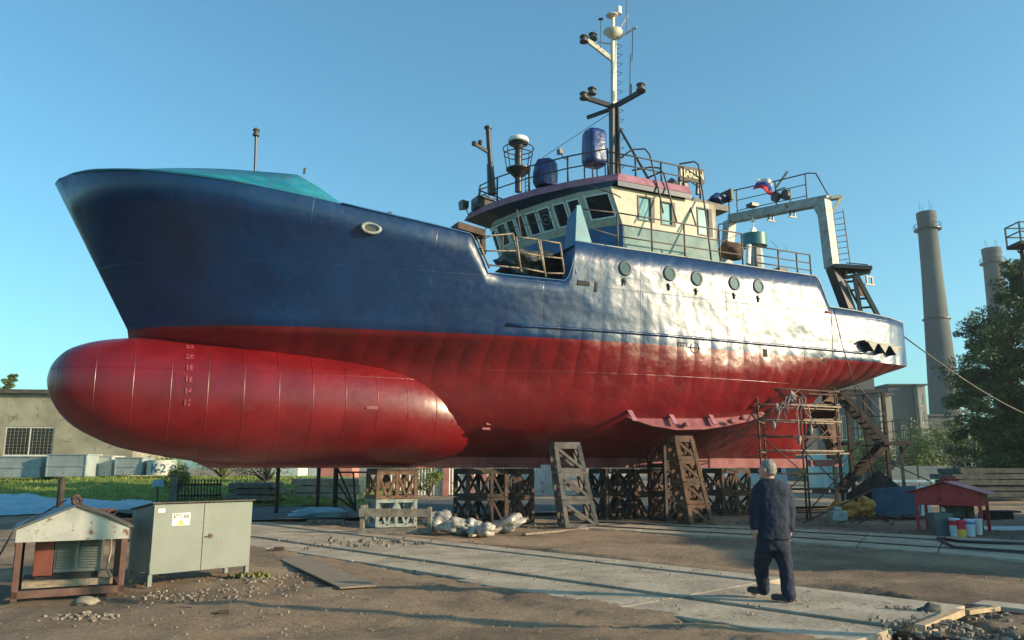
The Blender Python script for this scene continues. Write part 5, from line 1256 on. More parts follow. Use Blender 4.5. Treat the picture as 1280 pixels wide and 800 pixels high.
for i, (u, Y, r, h, lab) in enumerate(((1080,74,5,4.0,'hazy bush seen through the stair tower'),(1122,72,4.5,5.6,'yellow-green bush left of the birch trunk'),(1160,74,5,4.6,'rounded bush just left of the big tree'),(1190,78,5,5.5,'bush at the foot of the tall chimney'),(1020,76,5,3.6,'hazy bush behind the scaffold'))):
    p = AY(u,0,Y); bush('bush', lab, (p.x,Y,0), r, h, 50+i, 3600, 'foliage2', .16, 'bushes before the factory')
t = tree('birch_tree','slim pale-trunked tree standing before the dark factory',(AY(1161,0,64).x,64,0),10.5,1.5,77,nl=1500,s=.12,clumps=22,low=.35,trunk=.16); t.children[0].data.materials[0] = M['boxpale']

# ------------------------------------------------------------- middle background
def corr_fence(u0, u1, Y, h, label, name='corrugated_fence', m='corr', pu=()):
    a = AY(u0,0,Y).x; c = AY(u1,0,Y).x; t = thing(name, label, 'fence', (a,Y,0)); n = int((c-a)/.09); b = MB(); vs = []
    for i in range(n+1): x = i*.09; y = .03 if i % 2 else -.03; vs += [(x,y,.05),(x,y,h)]
    b.add(vs, [(2*i,2*i+2,2*i+3,2*i+1) for i in range(n)]); b.build('sheeting',m,t)
    for u in pu: x = AY(u,0,Y).x-a; b = MB(); b.box(x-.15,x+.15,-.16,-.04,0,h+.1); b.build('post','postpink',t)
    b = MB(); b.box(0,c-a,.04,.1,.4,.48); b.box(0,c-a,.04,.1,h-.5,h-.42); b.build('rail','rust',t); return t
corr_fence(505,600,48,2.3,'white corrugated fence seen between the green trestle and the wide dark one',pu=(566,595))
corr_fence(606,700,49,2.3,'white corrugated fence seen left of the slanted grey trestle',pu=(610,))
def container(u0, u1, vt, vb, Y, m, m2, label):
    a = AY(u0,vb,Y); c = AY(u1,vb,Y); zt_ = AY(u0,vt,Y).z; t = thing('site_container', label, 'container', (a.x,Y,0)); w = c.x-a.x
    b = MB(); b.box(0,w,0,2.4,.25,zt_); b.build('body',m,t,bevel=.03); b = MB(); b.box(.05,w*.2,-.03,-.002,.35,zt_-.1); b.build('door',m2,t)
    b = MB(); b.box(.1,.4,.1,2.2,0,.25); b.box(w-.4,w-.1,.1,2.2,0,.25); b.build('skid','darkrust',t)
M['contwhite'] = mat('container_white', (.45,.52,.52), (.55,.60,.58), .5, scale=1, rust=.1); M['contcyan'] = mat('container_cyan', (.20,.42,.45), (.28,.5,.52), .5, scale=1)
container(744,784,560,612,46,'contwhite','tankblue','white container with a blue strip behind the dark trestles')
container(1028,1062,566,601,52,'contcyan','contwhite','pale cyan container behind the scaffold')
container(330,372,560,604,50,'contwhite','tankblue','pale blue hut beyond the lawn under the bulb')
container(384,440,575,606,54,'postpink','contwhite','pink hut behind the stacked grey slabs')
# van
p = AY(900,613,55); v = thing('parked_van', 'white van parked far behind the ship left of the walking man', 'van', (p.x,55,0))
b = MB(); b.prism([(0,0,.45),(4.6,0,.45),(4.6,0,1.1),(4.45,0,1.9),(4.1,0,2.05),(1.5,0,2.05),(.75,0,1.25),(0,0,1.05)],(0,1.8,0)); b.build('body','vanwhite',v,bevel=.06)
for x in (.9,3.6): b = MB(); b.lathe((x,-.02,.36),[(.2,0),(.36,0),(.36,.22),(.2,.22)],18,axis='y'); b.build('wheel','rubber',v)
b = MB(); b.prism([(.85,-.012,1.25),(1.75,-.012,1.25),(1.75,-.012,1.85),(1.5,-.012,1.85)],(0,.01,0)); b.build('side_window','glass',v); b = MB(); b.box(2.0,3.0,-.012,-.002,1.25,1.85); b.build('side_window','glass',v); b = MB(); b.box(3.2,4.2,-.012,-.002,1.25,1.85); b.build('side_window','glass',v)
# factory and chimneys
def chimney(u, vt, Y, r0, r1, label):
    p = AY(u,vt,Y); t = thing('factory_chimney', label, 'chimney', (p.x,Y,0), 0, 'concrete factory chimneys'); h = p.z
    b = MB(); b.lathe((0,0,0),[(r0,0),(r0*.6+r1*.4,h*.35),(r1*1.08,h*.75),(r1,h-1.2),(r1*1.05,h-1.2),(r1*1.05,h)],28); b.build('shaft','chim',t,smooth=True,autos=30)
    b = MB(); b.lathe((0,0,h*.93),[(r1,0),(r1+.75,0),(r1+.75,.15),(r1,.15)],24)
    for k in range(12): a = k*math.pi/6; b.tube([((r1+.7)*math.cos(a),(r1+.7)*math.sin(a),h*.93),((r1+.7)*math.cos(a),(r1+.7)*math.sin(a),h*.93+1.1)],.05,4)
    b.tube([((r1+.7)*math.cos(k*math.pi/12),(r1+.7)*math.sin(k*math.pi/12),h*.93+1.1) for k in range(25)],.05,4); b.build('gallery','black',t)
    b = MB()
    for k in range(4): b.tube([(r1*.7*math.cos(k*1.6),r1*.7*math.sin(k*1.6),h),(r1*.7*math.cos(k*1.6),r1*.7*math.sin(k*1.6),h+2.2)],.04,4)
    b.build('lightning_rod','black',t)
    b = MB(); b.lathe((0,0,h*.58),[(r1*1.15,0),(r1*1.15+.5,0),(r1*1.15+.5,.2),(r1*1.15,.2)],20); b.build('ladder_landing','black',t)
chimney(1157.5,266,150,3.1,1.72,'tall tapering concrete chimney rising clear above the factory')
chimney(1239,311,185,3.6,2.05,'farther concrete chimney half hidden by the big tree')
def bl3(u0,u1,vt,Y,depth,m,lab,wins=(),name='factory_building',side=None):
    a = AY(u0,vt,Y); c = AY(u1,vt,Y); return building(name, lab, (a.x,Y), (c.x,Y+.01), depth, 0, a.z, list(wins), m, 'industrial')
w1 = bl3(1110,1146,482,122,14,'industrial','dark factory block right of the pale hall, in front of the tall chimney',[(1.5,2.3,2,4),(1.5,2.3,6,8)])
b3 = bl3(1146.3,1156,482,121,3,'industriallit','narrow brick stair bay in a sunlit colour at the right corner of the dark factory block',[(.3,.8,k*2.6+3,k*2.6+4.8) for k in range(4)])
bl3(1158,1200,520,135,12,'industrial','lower dark factory wing at the foot of the tall chimney')
bl3(1000,1092,468,100,16,'industrial','wide hazy grey hall behind the stern of the ship',[(2+k*2.2,3.2+k*2.2,5,8) for k in range(3)])
bl3(1098,1114,494,98,6,'industriallit','narrow plastered tower in a sunlit colour between the grey hall and the dark block',[(.3,.7,k*2+2,k*2+3.3) for k in range(4)])
b = thing('concrete_fence','long blue-grey panel fence before the bushes at the right','fence',(AY(1060,0,62).x,62,0)); w_ = AY(1330,0,62).x-AY(1060,0,62).x
M['fencecol'] = mat('fence_panel', (.10,.13,.145), (.14,.17,.18), .8, scale=.8)
n = 8
for k in range(n): q = MB(); q.box(k*w_/n+.06,(k+1)*w_/n-.06,0,.12,.1,1.75); q.build('panel','fencecol',b,bevel=.02)
q = MB(); q.box(-.1,w_+.1,-.6,-.45,.55,.72); q.build('pipe_rail','tarpcyan',b)

# ================================================================== RIGHT MIDDLE: scaffold, stair tower, kiosk
sc = thing('scaffold_tower', 'rusty tube scaffold tower with plank levels beside the propeller', 'scaffold', (0,0,0))
Pa, Pb, Pc = G(952,646), G(1005,646), G(1057,641)
Pa = Vector((AY(950,560,24.7).x,24.7,0)); Pc = Vector((AY(1048,560,26.0).x,26.0,0)); Pb = (Pa+Pc)/2+Vector((.02,-.15,0)); bk = Vector((.5,1.1,0))
hts_ = AY(947,484,24.8).z
levels = [AY(970,v,24.9).z for v in (641,612,592,563,545,525,506,486)]
for base in (Pa,Pb,Pc):
    for off in (Vector((0,0,0)), bk):
        b = MB(); q = base+off; hh_ = hts_ if base is not Pb or off.length else hts_-.5; b.tube([q, q+Vector((0,0,hh_+.1))], .03, 7); b.lathe(q,[(.08,0),(.08,.02)],8); b.build('standard','rust',sc,smooth=True)
for i, z in enumerate(levels):
    b = MB(); bright = i in (3,6,5)
    b.tube([Pa+Vector((-.1,-.04,z)), Pb+Vector((0,-.04,z)), Pc+Vector((.15,-.04,z))], .026, 6); b.tube([Pa+bk+Vector((0,0,z)), Pc+bk+Vector((0,0,z))], .022, 6)
    for q in (Pa,Pb,Pc): b.tube([q+Vector((0,0,z-.05)), q+bk+Vector((0,0,z-.05))], .022, 6)
    b.build('ledger', 'railworn' if bright else 'rust', sc, smooth=True)
for (p, q, z0, z1) in ((Pa,Pb,levels[0],levels[2]),(Pb,Pa,levels[2],levels[4]),(Pa,Pb,levels[5],levels[7]),(Pb,Pc,levels[0],levels[2]),(Pc,Pb,levels[1],levels[3]),(Pb,Pc,levels[3],levels[5]),(Pc,Pb,levels[3],levels[6]),(Pb,Pc,levels[5],levels[7])):
    b = MB(); b.tube([p+Vector((0,-.07,z0)), q+Vector((0,-.07,z1))], .02, 6); b.build('brace','rust',sc,smooth=True)
for (z, f0, f1) in ((levels[3]-.12,.35,1.1),(levels[6]+.04,.35,1.02),(levels[5]+.04,.45,.98),(levels[2]-.05,.4,1.0)):
    b = MB(); b.bar(Pa.lerp(Pc,f0)+bk*.2+Vector((0,0,z)), Pa.lerp(Pc,f1)+bk*.2+Vector((0,0,z+.05)), .25, .045); b.build('plank','woodlight' if z < levels[4] else 'wood',sc)
rb = MB(); rnd = random.Random(12); c = AY(990,497,24.9); rb.blob(c,(.10,.08,.17),3,.5,9)
for k in range(9):
    p = c+Vector((rnd.uniform(-.1,.25),-.05,.05)); pts = [p]; dx = rnd.uniform(-.75,.5); dz = rnd.uniform(-1.5,-.3)
    for j in range(1,8): f = j/7; pts.append(p+Vector((dx*f+rnd.uniform(-.07,.07), rnd.uniform(-.06,.06), dz*f*f+.12*math.sin(f*3.1)*abs(dx)+rnd.uniform(-.06,.06))))
    rb.tube(pts,.010+.009*rnd.random(),5)
    if k % 2: rb.blob(pts[-1],(.06,.05,.14),k,.4,6)
tag(rb.build('rope_tangle','rope',smooth=True),'pale tangle of ropes and rags hanging from the top of the scaffold','rope')
# stair tower
st = thing('stair_tower', 'dark steel stair tower with a small side platform right of the scaffold', 'stairs', (0,0,0))
Y0_, Y1_ = 30.0, 31.6
zt1 = AY(1075,489,Y0_).z; zt2_ = AY(1075,554,Y0_).z
xa, xb_ = AY(1063,0,Y0_).x*1.0, AY(1109,0,Y0_).x
def gx(u, Y, v=560): return AY(u,v,Y).x
xa, xb_ = gx(1063,Y0_), gx(1109,Y0_)
for (x, y, h_) in ((xa,Y0_,zt1),(xb_,Y0_,zt1),(xa,Y1_,zt1),(xb_,Y1_,zt1)):
    b = MB(); b.bar((x,y,0),(x,y,h_),.12,.12); b.build('post','darkrust',st)
for z in (zt1,zt2_):
    b = MB(); b.bar((xa,Y0_,z),(xb_,Y0_,z),.1,.12); b.bar((xa,Y1_,z),(xb_,Y1_,z),.1,.12); b.bar((xa,Y0_,z),(xa,Y1_,z),.1,.12); b.bar((xb_,Y0_,z),(xb_,Y1_,z),.1,.12)
    if z == zt1: b.bar((xa-.8,Y0_,z-.1),(xb_,Y0_-.05,z-.18),.06,.06)
    b.build('frame_ring','black',st)
for z in (zt2_+1.0,zt2_+.55,zt2_-.55,zt2_-1.1): b = MB(); b.tube([(xa,Y0_,z),(xb_,Y0_,z)],.018,5); b.build('hand_rail','black',st)
def flight(p, q, w, name='stair_flight'):
    p = Vector(p); q = Vector(q); b = MB(); d = Vector((0,w,0))
    for o in (Vector((0,0,0)),d): b.bar(p+o,q+o,.05,.2); 
    n = 9
    for k in range(n): c_ = p.lerp(q,(k+.5)/n); b.bar(c_, c_+d, .22, .03)
    b.build(name,'darkrust',st); b = MB()
    for o in (Vector((0,0,0)),d): b.tube([p+o+Vector((0,0,.95)), q+o+Vector((0,0,.95))],.02,5)
    b.build('stair_rail','black',st)
flight((gx(1056,Y0_),Y0_-.1,AY(1056,490,Y0_).z),(gx(1108,Y0_),Y0_-.1,AY(1108,552,Y0_).z),.7)
flight((gx(1108,Y0_),Y0_-.1,AY(1108,556,Y0_).z),(gx(1050,Y0_),Y0_-.1,AY(1050,612,Y0_).z),.7)
xp = gx(1139,Y0_)
b = MB(); b.box(xb_-.2,xp,Y0_-.2,Y0_+.9,zt2_-.06,zt2_+.06); b.build('platform','darkrust',st)
b = MB(); b.bar((xp-.1,Y0_,zt2_-.05),(xb_+.1,Y0_,zt2_-.95),.07,.07); b.bar((xp-.9,Y0_,zt2_-.05),(xb_,Y0_,zt2_-.75),.07,.07); b.bar((xb_+.55,Y0_+.1,0),(xb_+.55,Y0_+.1,zt2_-.1),.09,.09); b.build('platform_brace','black',st)
b = MB(); 
for x in (xb_+.2,(xb_+xp)/2,xp-.05):
    for y in (Y0_-.15,Y0_+.85): b.tube([(x,y,zt2_),(x,y,zt2_+.85)],.018,5)
for z in (.45,.85):
    for y in (Y0_-.15,Y0_+.85): b.tube([(xb_+.2,y,zt2_+z),(xp-.05,y,zt2_+z)],.016,5)
b.build('platform_railing','black',st)
b = MB(); x0, x1 = gx(1054,29), gx(1126,29)
b.prism([(x0,29,0),(x1,29,0),(x1,29,AY(1126,612,29).z),(gx(1096,29),29,AY(1096,588,29).z),(x0,29,AY(1054,618,29).z)],(0,.08,0))
for k in range(7): x = x0+.2+k*(x1-x0-.3)/6; b.box(x-.03,x+.03,28.94,28.999,0,.75)
tag(b.build('steel_sheet','darkrust'),'dark ribbed steel sheet leaning at the foot of the stair tower','steel sheet')
# yellow tarp bundle
b = MB(); p = G(1044,650); p2 = G(1084,650); c = (p+p2)/2
b.blob((c.x-.22,c.y-.1,.34),(.42,.34,.27),31,.28,14); b.blob((c.x+.36,c.y-.1,.38),(.30,.34,.31),33,.3,14); b.bar((c.x-.2,c.y-.1,.34),(c.x+.3,c.y-.1,.36),.4,.38)
o = b.build('tarp_bundle','yellow',smooth=True); rm = o.modifiers.new('remesh','REMESH'); rm.mode = 'VOXEL'; rm.voxel_size = .03; rm.use_smooth_shade = True
tag(o,'crumpled yellow tarpaulin bundle below the scaffold','bundle')
# machine cart under scaffold
b = MB(); p = G(1050,656); b.box(p.x-.2,p.x+.25,p.y,p.y+.3,.1,.38); b.box(p.x-.1,p.x+.1,p.y+.02,p.y+.2,.38,.5); tag(b.build('small_tank','boxblue',bevel=.03),'small blue-grey tank on the ground before the yellow bundle','tank')
b = MB(); rnd = random.Random(6)
for k in range(16):
    p = G(rnd.uniform(1035,1130), rnd.uniform(640,656)); a = rnd.random()*3.1; l = rnd.uniform(.4,1.3); b.bar((p.x,p.y,.03),(p.x+l*math.cos(a),p.y+l*math.sin(a)*.6,.05+rnd.random()*.3),.04,.03)
tag(b.build('scrap_heap','darkrust'),kind='stuff')
b = MB()
for (q0,q1) in (((1004,655),(1096,610)),((1052,656),(1090,628))):
    p = G(*q0); e = AY(q1[0],q1[1],p.y+1.5); b.tube([p+Vector((0,0,.03)), e],.03,6)
    break
tag(b.build('leaning_pole','rust'),'long thin pole leaning up from the scaffold foot toward the blue tank','pole')
# blue tank
p = G(1092,646); rt = -.8; t = thing('blue_tank','dull blue steel tank with its right side coloured as sunlit, left of the red kiosk','tank',(p.x,p.y,0),rt)
b = MB(); ht = AY(1092,609,p.y).z; w_ = 1.4
b.hexa([(0,0,.05),(w_,0,.05),(w_,1.2,.05),(0,1.2,.05),(0,0,ht-.05),(w_,0,ht+.08),(w_,1.2,ht+.08),(0,1.2,ht-.05)]); b.build('body','tankblue',t,bevel=.02)
b = MB(); b.hexa([(w_+.004,.03,.08),(w_+.03,.03,.08),(w_+.03,1.17,.08),(w_+.004,1.17,.08),(w_+.004,.03,ht+.05),(w_+.03,.03,ht+.05),(w_+.03,1.17,ht+.05),(w_+.004,1.17,ht+.05)]); b.build('lit_side_plate','tanklit',t,bevel=.01)  # right face carries its sunlight as a paler colour
b = MB(); b.bar((w_+.05,.1,.1),(w_+.06,.35,ht),.05,.04); b.build('brace','tankblue',t)
# red kiosk
K0 = G(1147,664); rk = -.7
k_ = thing('red_shelter','small red steel shelter with a gabled roof on thin legs near the right edge','shelter',(K0.x,K0.y,0),rk)
Wk, Dk = 1.5, .95; ze = AY(1140,613,K0.y).z; za_ = AY(1176,602,K0.y).z
for (x, y) in ((.03,.03),(Wk-.03,.03),(.03,Dk-.03),(Wk-.03,Dk-.03)): b = MB(); b.box(x-.035,x+.035,y-.035,y+.035,0,ze-.02); b.build('leg','kred',k_)
for y in (-.012,Dk): b = MB(); b.prism([(0,y,ze-.36),(Wk,y,ze-.36),(Wk,y,ze-.02),(Wk/2,y,za_-.02),(0,y,ze-.02)],(0,.012,0)); b.build('gable_panel','kred',k_)
for x in (-.006,Wk-.006): b = MB(); b.box(x,x+.012,.002,Dk-.002,ze-.36,ze-.03); b.build('side_panel','kred',k_)
for sg in (0,1):
    b = MB(); xe = -.2 if sg == 0 else Wk+.22; xm_ = Wk/2-.002 if sg == 0 else Wk/2+.002; b.prism([(xe,-.10,ze-.08),(xm_,-.12,za_),(xm_,-.12,za_+.02),(xe,-.12,ze-.06)],(0,Dk+.24,0)); b.build('roof_sheet','krooflit' if sg else 'kred',k_)  # only the right slope gets the sunlit pink
for y in (.05,Dk-.1): b = MB(); b.tube([(Wk/2+.06*math.cos(a*math.pi/8),y,za_+.07+.06*math.sin(a*math.pi/8)) for a in range(17)],.025,6); b.build('lifting_eye','kred',k_,smooth=True)
gp = G(1162,660); t = thing('welding_set','dark welding set with a small pale plate standing inside the red shelter','machine',(K0.x+.55,K0.y-.12,0),rk)
b = MB(); b.box(0,.6,0,.5,.18,.78); b.build('body','machine',t,bevel=.02); b = MB(); b.box(.04,.14,-.012,-.002,.5,.62); b.build('rating_plate','signwhite',t); b = MB(); b.box(.62,.74,.0,.3,.1,.74); b.build('side_case','rustorange',t); b = MB(); b.box(.02,.56,.02,.48,0,.16); b.build('skid','dark',t)
b = MB(); b.tube([AY(1085,560,24)+Vector((.6,2,0)), AY(1165,604,K0.y)+Vector((0,.1,.05)), Vector((K0.x+.42,K0.y-.42,ze-.2)), Vector((K0.x+.6,K0.y-.3,.6))],.015,6)
tag(b.build('supply_cable','rubber',smooth=True),'thin black cable sagging from the stair tower to the red shelter roof','cable')
p = G(1170,670); t = thing('grey_bin','open grey-green plastic bin before the red shelter','bin',(p.x+.23,p.y+.2,0)); b = MB(); b.lathe((0,0,0),[(.19,0),(.24,.50),(.25,.50),(.25,.53),(.21,.53),(.17,.03)],4)
b.v = [tuple(Matrix.Rotation(math.pi/4,3,'Z')@Vector(q)) for q in b.v]; b.v = [(q[0]*1.35,q[1]*1.1,q[2]) for q in b.v]; b.build('tub','bin',t)
def bucket(u, v, r, h, label, mb_, bands):
    p = G(u,v); t = thing('paint_bucket',label,'bucket',(p.x,p.y+r,0),0,'paint buckets beside the grey bin')
    b = MB(); b.lathe((0,0,0),[(r*.85,0),(r,h*.93),(r*1.06,h*.93),(r*1.06,h*.97),(r,h),(r*.9,h)],20); b.build('pail',mb_,t,smooth=True,autos=40)
    for (z0,z1,mm) in bands: b = MB(); b.lathe((0,0,0),[(r*(.85+.15*z0)+.004,h*z0),(r*(.85+.15*z1)+.004,h*z1)],20); b.build('label_band',mm,t,smooth=True,autos=40)
M['lidblue'] = mat('lid_blue', (.12,.2,.45), None, .4)
bucket(1198,671,.125,.42,'white paint bucket with a red band, next to the grey bin','bucket',((.62,.88,'red'),(.9,.93,'lidblue')))
bucket(1206,673,.10,.40,'red and yellow paint bucket in front of the white ones','red',((.05,.5,'signyellow'),))
bucket(1217,671,.12,.40,'blue-white paint bucket with a small red mark, right of the yellow one','bucket',((.7,.86,'lidblue'),))
bucket(1227,669,.09,.38,'plain white bucket at the right end of the row','white',())
for (u0,v0,u1,v1,u2,v2,lab) in ((1172,676,1230,682,1300,684,'upper of two black hoses curving along the ground at the right edge'),(1172,676,1215,690,1300,696,'lower of two black hoses curving along the ground at the right edge')):
    b = MB(); P_ = [G(u0,v0),G((u0+u1)/2,v1-1.5),G(u1,v1),G((u1+u2)/2,(v1+v2)/2),G(u2,v2)]; b.tube([q+Vector((0,0,.06)) for q in P_],.035,7); tag(b.build('hose','rubber',smooth=True),lab,'hose')
for (u,v,w,lab) in ((1250,650,.9,'dark steel beam lying beyond the red shelter near the right edge'),(1226,646,.6,'pale metal sheet lying behind the red shelter')):
    p = G(u,v); b = MB(); b.box(p.x-w/2,p.x+w/2,p.y,p.y+.4,.0,.22 if 'beam' in lab else .05)
    if 'beam' in lab: b.box(p.x-w*.3,p.x+w*.7,p.y-.1,p.y+.5,.22,.28)
    tag(b.build('steel_beam' if 'beam' in lab else 'metal_sheet','darkrust' if 'beam' in lab else 'boxpale',bevel=.01),lab,'beam' if 'beam' in lab else 'sheet')
p = G(1265,662); b = MB(); b.bar((p.x-2.0,p.y,.03),(p.x+1.5,p.y,.03),1.1,.04); tag(b.build('metal_sheet','contwhite'),'long pale sheet on the ground right of the red shelter','sheet')

# mooring line, hanging rope, platform tower
tw = thing('lattice_light_tower','steel tower with a railed platform just inside the right edge of the photo','tower',(24.3,36,0)); zp = AY(1262,309,36).z
xl = AY(1257,303,36.5).x-24.3
b = MB()
for (x,y) in ((-.6,-.6),(.6,-.6),(.6,.6),(-.6,.6)): b.bar((x+.2,y,0),(x*.8+.2,y*.8,zp),.12,.12)
for k in range(10):
    z0,z1 = k*zp/10,(k+1)*zp/10
    for (q,r_) in (((-.4,-.6),(.8,-.6)),((.8,-.6),(.8,.6)),((.8,.6),(-.4,.6)),((-.4,.6),(-.4,-.6))): b.bar((q[0],q[1],z0),(r_[0],r_[1],z1),.06,.06)
b.build('lattice_mast','rust',tw)
b = MB(); b.box(xl,2.6,-.6,.5,zp,zp+.16); b.build('platform','darkrust',tw)
b = MB()
for x in (xl+.03,xl+1.2,1.4,2.55):
    for y in (-.57,.47): b.bar((x,y,zp+.16),(x,y,zp+1.05),.06,.06)
for z in (.6,1.05):
    for y in (-.57,.47): b.bar((xl,y,zp+z),(2.6,y,zp+z),.05,.05)
    for x in (xl+.03,2.57): b.bar((x,-.57,zp+z),(x,.47,zp+z),.05,.05)
b.build('platform_railing','black',tw)
s0 = S2W(SP(1129,420,3.75)); e0 = Vector((24.0,35.4,AY(1287,535,35.4).z)); b = MB(); b.tube([s0.lerp(e0,k/12)+Vector((0,0,-.35*math.sin(math.pi*k/12))) for k in range(13)],.024,6); tag(b.build('mooring_line','woodgrey',smooth=True),'long rope running from the stern down to the right edge','rope')
s0 = S2W(SP(1042,386,4.15)); b = MB(); b.tube([s0, S2W(SP(1053,432,4.3)), S2W(SP(1068,480,4.6)), G(1100,640)+Vector((0,0,.05))],.016,5); tag(b.build('hanging_line','rubber',smooth=True),'thin line hanging from the stern bulwark down past the scaffold','rope')
# unseen building added right of the view to cast shade across the middle yard
wr, _w = building('added_workshop','added long low plastered workshop out of view on the right, placed to cast shade',(0,0),(17,0.01),8,0,4.4,[(1.0+k*3.2,2.8+k*3.2,1.3,3.1) for k in range(5)],'plaster')
wr.rotation_euler = (0,0,-math.pi/2); wr.location = (20,26.5,0)
lp = thing('added_lamp_post','added grey steel lamp post out of view at the lower right, placed to cast a shadow streak','lamp post',(10,6.3,0)); b = MB(); b.tube([(0,0,0),(0,0,8)],.12,12,r2=.08); b.lathe((0,0,0),[(.2,0),(.2,.3),(.12,.35)],12); b.build('pole','chim',lp,smooth=True,autos=40)  # unseen post added to lay a shadow streak over the foreground
b = MB(); b.tube([(0,0,8),(-.3,0,8.35),(-1.1,0,8.5)],.05,8); b.box(-1.6,-1.0,-.13,.13,8.4,8.52); b.build('lamp_head','gantry',lp)

# ================================================================== THE MAN
mp = G(975,754); mn = thing('person','grey-haired man in dark navy work clothes walking away along the slipway, arms at his sides','person',(mp.x,mp.y,0.03))
YM = mp.y
def Q(u, v, dy=0.): p = AY(u,v,YM+dy); return Vector((p.x-mp.x, dy, p.z-.03))
HEAD = Q(960,586.5,.06)
def tt(b, pts, rs, n=14):
    """chain of tapered capsules"""
    for (p,q,r0,r1) in zip(pts,pts[1:],rs,rs[1:]):
        b.tube([p,Vector(p).lerp(Vector(q),.5),q], r0, n, r2=r1); 
    for p,r_ in zip(pts,rs): b.blob(p,(r_,r_,r_),0,0,8)
def rem(o, vs, sm=6):
    r_ = o.modifiers.new('remesh','REMESH'); r_.mode = 'VOXEL'; r_.voxel_size = vs; r_.use_smooth_shade = True
    s_ = o.modifiers.new('smooth','SMOOTH'); s_.factor = .5; s_.iterations = sm
neck = Q(961,600,.05); shL, shR = Q(949,612,.03), Q(980,613,.03); chest = Q(965,625,.04); waist = Q(966,655,.03); pel = Q(966,672,.04)
elL, waL, haL = Q(943.5,641,.0), Q(943.5,659,-.02), Q(944.5,665,-.03)
elR, waR, haR = Q(987.5,642,.03), Q(987,661,-.02), Q(986,668,-.03)
hpL, hpR = Q(958,680,.04), Q(975,680,.03); knL, anL = Q(951,707,.16), Q(955,737,.30); knR, anR = Q(983,712,.02), Q(986,744,-.06)
fd = Vector((-.78,.62,0))        # walking / facing direction
b = MB()
b.blob(HEAD,(.096,.104,.122),0,0,14); b.blob(HEAD+fd*.035+Vector((0,0,-.055)),(.072,.078,.082),0,0,12)
b.blob(HEAD+fd*.119+Vector((0,0,-.022)),(.016,.016,.022),0,0,6); b.bar(HEAD+fd*.10+Vector((0,0,.02)),HEAD+fd*.12+Vector((0,0,-.02)),.02,.02)
b.bar(HEAD+fd*.082+Vector((-.03,-.02,.028)),HEAD+fd*.082+Vector((.03,.02,.028)),.02,.016); b.blob(HEAD+fd*.104+Vector((0,0,-.065)),(.022,.022,.010),0,0,6); b.blob(HEAD+fd*.09+Vector((0,0,-.105)),(.03,.03,.022),0,0,6)
sdv = Vector((fd.y,-fd.x,0))
for s_ in (1,-1): b.blob(HEAD+sdv*s_*.107+Vector((0,0,-.012)),(.014,.018,.032),0,0,6)
tt(b,[HEAD+Vector((0,0,-.07)),neck],[.062,.065]); tt(b,[neck,chest,waist,pel],[.07,.13,.13,.13]); tt(b,[shL+Vector((.02,0,-.03)),shR+Vector((-.02,0,-.03))],[.05,.05])
for a_,e_,w_,h_ in ((shL,elL,waL,haL),(shR,elR,waR,haR)):
    tt(b,[a_+Vector((0,0,-.035)),e_,w_],[.045,.038,.027]); tt(b,[w_,h_],[.027,.034]); 
    dn = (h_-w_).normalized()
    for k,(l1,l2) in enumerate(((.045,.03),(.05,.035),(.047,.033),(.038,.026))):
        bx_ = h_+Vector((-.024+.016*k, .004*k-.01, -.01)); m1 = bx_+Vector((-.004,.012,-l1)); m2 = m1+Vector((.006,.02,-l2)); tt(b,[bx_,m1,m2],[.0095,.009,.0075],8)
    tt(b,[w_+Vector((-.02,.0,-.02)), w_+Vector((-.045,.012,-.055)), w_+Vector((-.042,.03,-.085))],[.012,.0105,.009],8)
for h_,k_2,a_ in ((hpL,knL,anL),(hpR,knR,anR)): tt(b,[pel,h_,k_2,a_],[.11,.085,.055,.035])
for a_ in (anL,anR): tt(b,[a_,a_+fd*.14+Vector((0,0,-.05))],[.035,.03])
body = b.build('body','skin',mn); rem(body,.0075,2)
# hair: cap that leaves the face and the nape free
b = MB(); n_ = 16
for i in range(n_+1):
    for k in range(2*n_):
        th = math.pi*i/n_; ph = math.pi*k/n_; d_ = Vector((math.sin(th)*math.cos(ph),math.sin(th)*math.sin(ph),math.cos(th))); b.v.append(tuple(HEAD+Vector((d_.x*.103,d_.y*.111,d_.z*.128))))
for i in range(n_):
    for k in range(2*n_):
        th = math.pi*(i+.5)/n_; ph = math.pi*(k+.5)/n_; d_ = Vector((math.sin(th)*math.cos(ph),math.sin(th)*math.sin(ph),math.cos(th)))
        f_ = d_.dot(fd)
        if (f_ > .38 and d_.z < .66) or (d_.z < (-.60 if f_ < -.25 else -.12)) or (f_ > .02 and d_.z < .1): continue
        b.f.append((i*2*n_+k,(i+1)*2*n_+k,(i+1)*2*n_+(k+1)%(2*n_),i*2*n_+(k+1)%(2*n_))); b.mi.append(0)
o = b.build('hair','hair',mn,smooth=True,merge=.0005); s_ = o.modifiers.new('s','SOLIDIFY'); s_.thickness = .008; tx_ = bpy.data.textures.new('hair','CLOUDS'); tx_.noise_scale = .018; d_2 = o.modifiers.new('tufts','DISPLACE'); d_2.texture = tx_; d_2.strength = .018; d_2.mid_level = .5
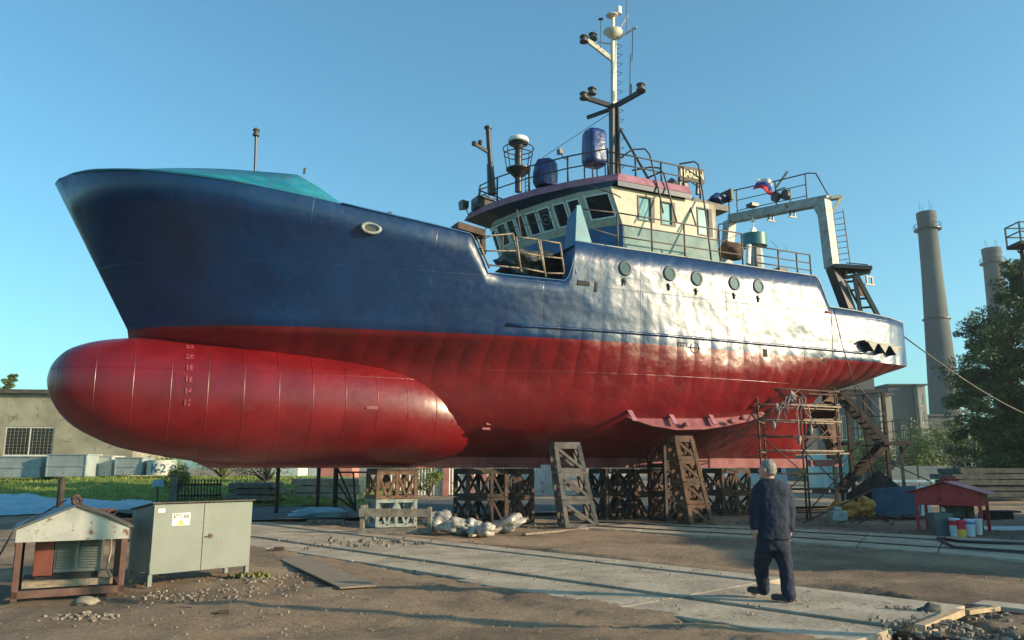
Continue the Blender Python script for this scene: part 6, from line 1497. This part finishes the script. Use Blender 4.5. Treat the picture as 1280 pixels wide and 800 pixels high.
# jacket
b = MB(); yo = Vector((0,.0,0))
def ell(c, rx, ry, rz_): b.blob(c,(rx,ry,rz_),0,0,10)
def trunk(secs_):
    N_ = 24; base = len(b.v)
    for (c,rx,ry) in secs_:
        for k in range(N_): a = 2*math.pi*k/N_; e_ = .85; b.v.append((c.x+rx*math.copysign(abs(math.cos(a))**e_,math.cos(a)), c.y+ry*math.copysign(abs(math.sin(a))**e_,math.sin(a)), c.z))
    for i in range(len(secs_)-1):
        for k in range(N_): b.f.append((base+i*N_+k,base+i*N_+(k+1)%N_,base+(i+1)*N_+(k+1)%N_,base+(i+1)*N_+k)); b.mi.append(0)
    b.f.append(tuple(base+k for k in range(N_))[::-1]); b.mi.append(0); b.f.append(tuple(base+(len(secs_)-1)*N_+k for k in range(N_))); b.mi.append(0)
trunk([(Q(966,674,.02),.218,.15),(Q(966,660,.02),.20,.145),(Q(966,645,.02),.195,.15),(Q(965,630,.02),.205,.145),(Q(965,614,.03),.23,.14),(Q(963,605.5,.04),.195,.125),(Q(961.5,598.5,.05),.09,.085)])
for a_,e_,w_ in ((shL,elL,waL),(shR,elR,waR)): tt(b,[a_+Vector((0,0,-.025)),a_.lerp(e_,.5),e_,w_+Vector((0,0,.012))],[.10,.088,.072,.058])
b.lathe(neck+Vector((0,0,.0)),[(.072,-.02),(.078,.0),(.07,.028),(.06,.02)],16)
jk = b.build('jacket','cloth',mn); rem(jk,.012,3)
def folds(o, st, sc_):
    tx = bpy.data.textures.new('folds','CLOUDS'); tx.noise_scale = sc_; d_ = o.modifiers.new('folds','DISPLACE'); d_.texture = tx; d_.strength = st; d_.mid_level = .5; d_.texture_coords = 'LOCAL'
folds(jk,.026,.11)
b = MB(); trunk([(Q(966,688,.03),.165,.125),(Q(966,680,.03),.18,.135),(Q(966,668,.02),.18,.13)])
tt(b,[hpL+Vector((0,0,.02)),hpL.lerp(knL,.5),knL,knL.lerp(anL,.55),anL+Vector((0,0,.005))],[.115,.105,.090,.082,.078])
tt(b,[hpR+Vector((0,0,.02)),hpR.lerp(knR,.5),knR,knR.lerp(anR,.55),anR+Vector((0,0,.01))],[.118,.105,.086,.082,.082])
tr = b.build('trousers','cloth',mn); rem(tr,.012,3); folds(tr,.034,.10)
for a_, zz in ((anL,.035),(anR,0)):
    b = MB(); p = Vector((a_.x,a_.y,zz+.045 if zz else .045)); q = p+fd*.17
    b.blob(p+fd*-.01,(.048,.052,.045),0,0,8); b.blob(q+Vector((0,0,-.005)),(.052,.05,.034),0,0,8); b.bar(p,q,.085,.06); b.bar(p+fd*-.045+Vector((0,0,-.035)),q+fd*.03+Vector((0,0,-.032)),.095,.022)
    o = b.build('shoe','shoe',mn); rem(o,.009,3)
# men's trouser hem reaches the shoes; nothing else to add

# thin summer haze over the yard
hz = MB(); hz.box(-290,290,-60,330,-2.5,75); hz = hz.build('haze',[bpy.data.materials.new('haze')]); hz['kind'] = 'stuff'
hm_ = hz.data.materials[0]; hm_.use_nodes = True; t_ = hm_.node_tree; t_.nodes.clear(); o_ = t_.nodes.new('ShaderNodeOutputMaterial'); v_ = t_.nodes.new('ShaderNodeVolumePrincipled'); v_.inputs['Density'].default_value = .0004; v_.inputs['Color'].default_value = (.75,.85,.95,1); v_.inputs['Anisotropy'].default_value = .2; t_.links.new(v_.outputs[0], o_.inputs['Volume'])
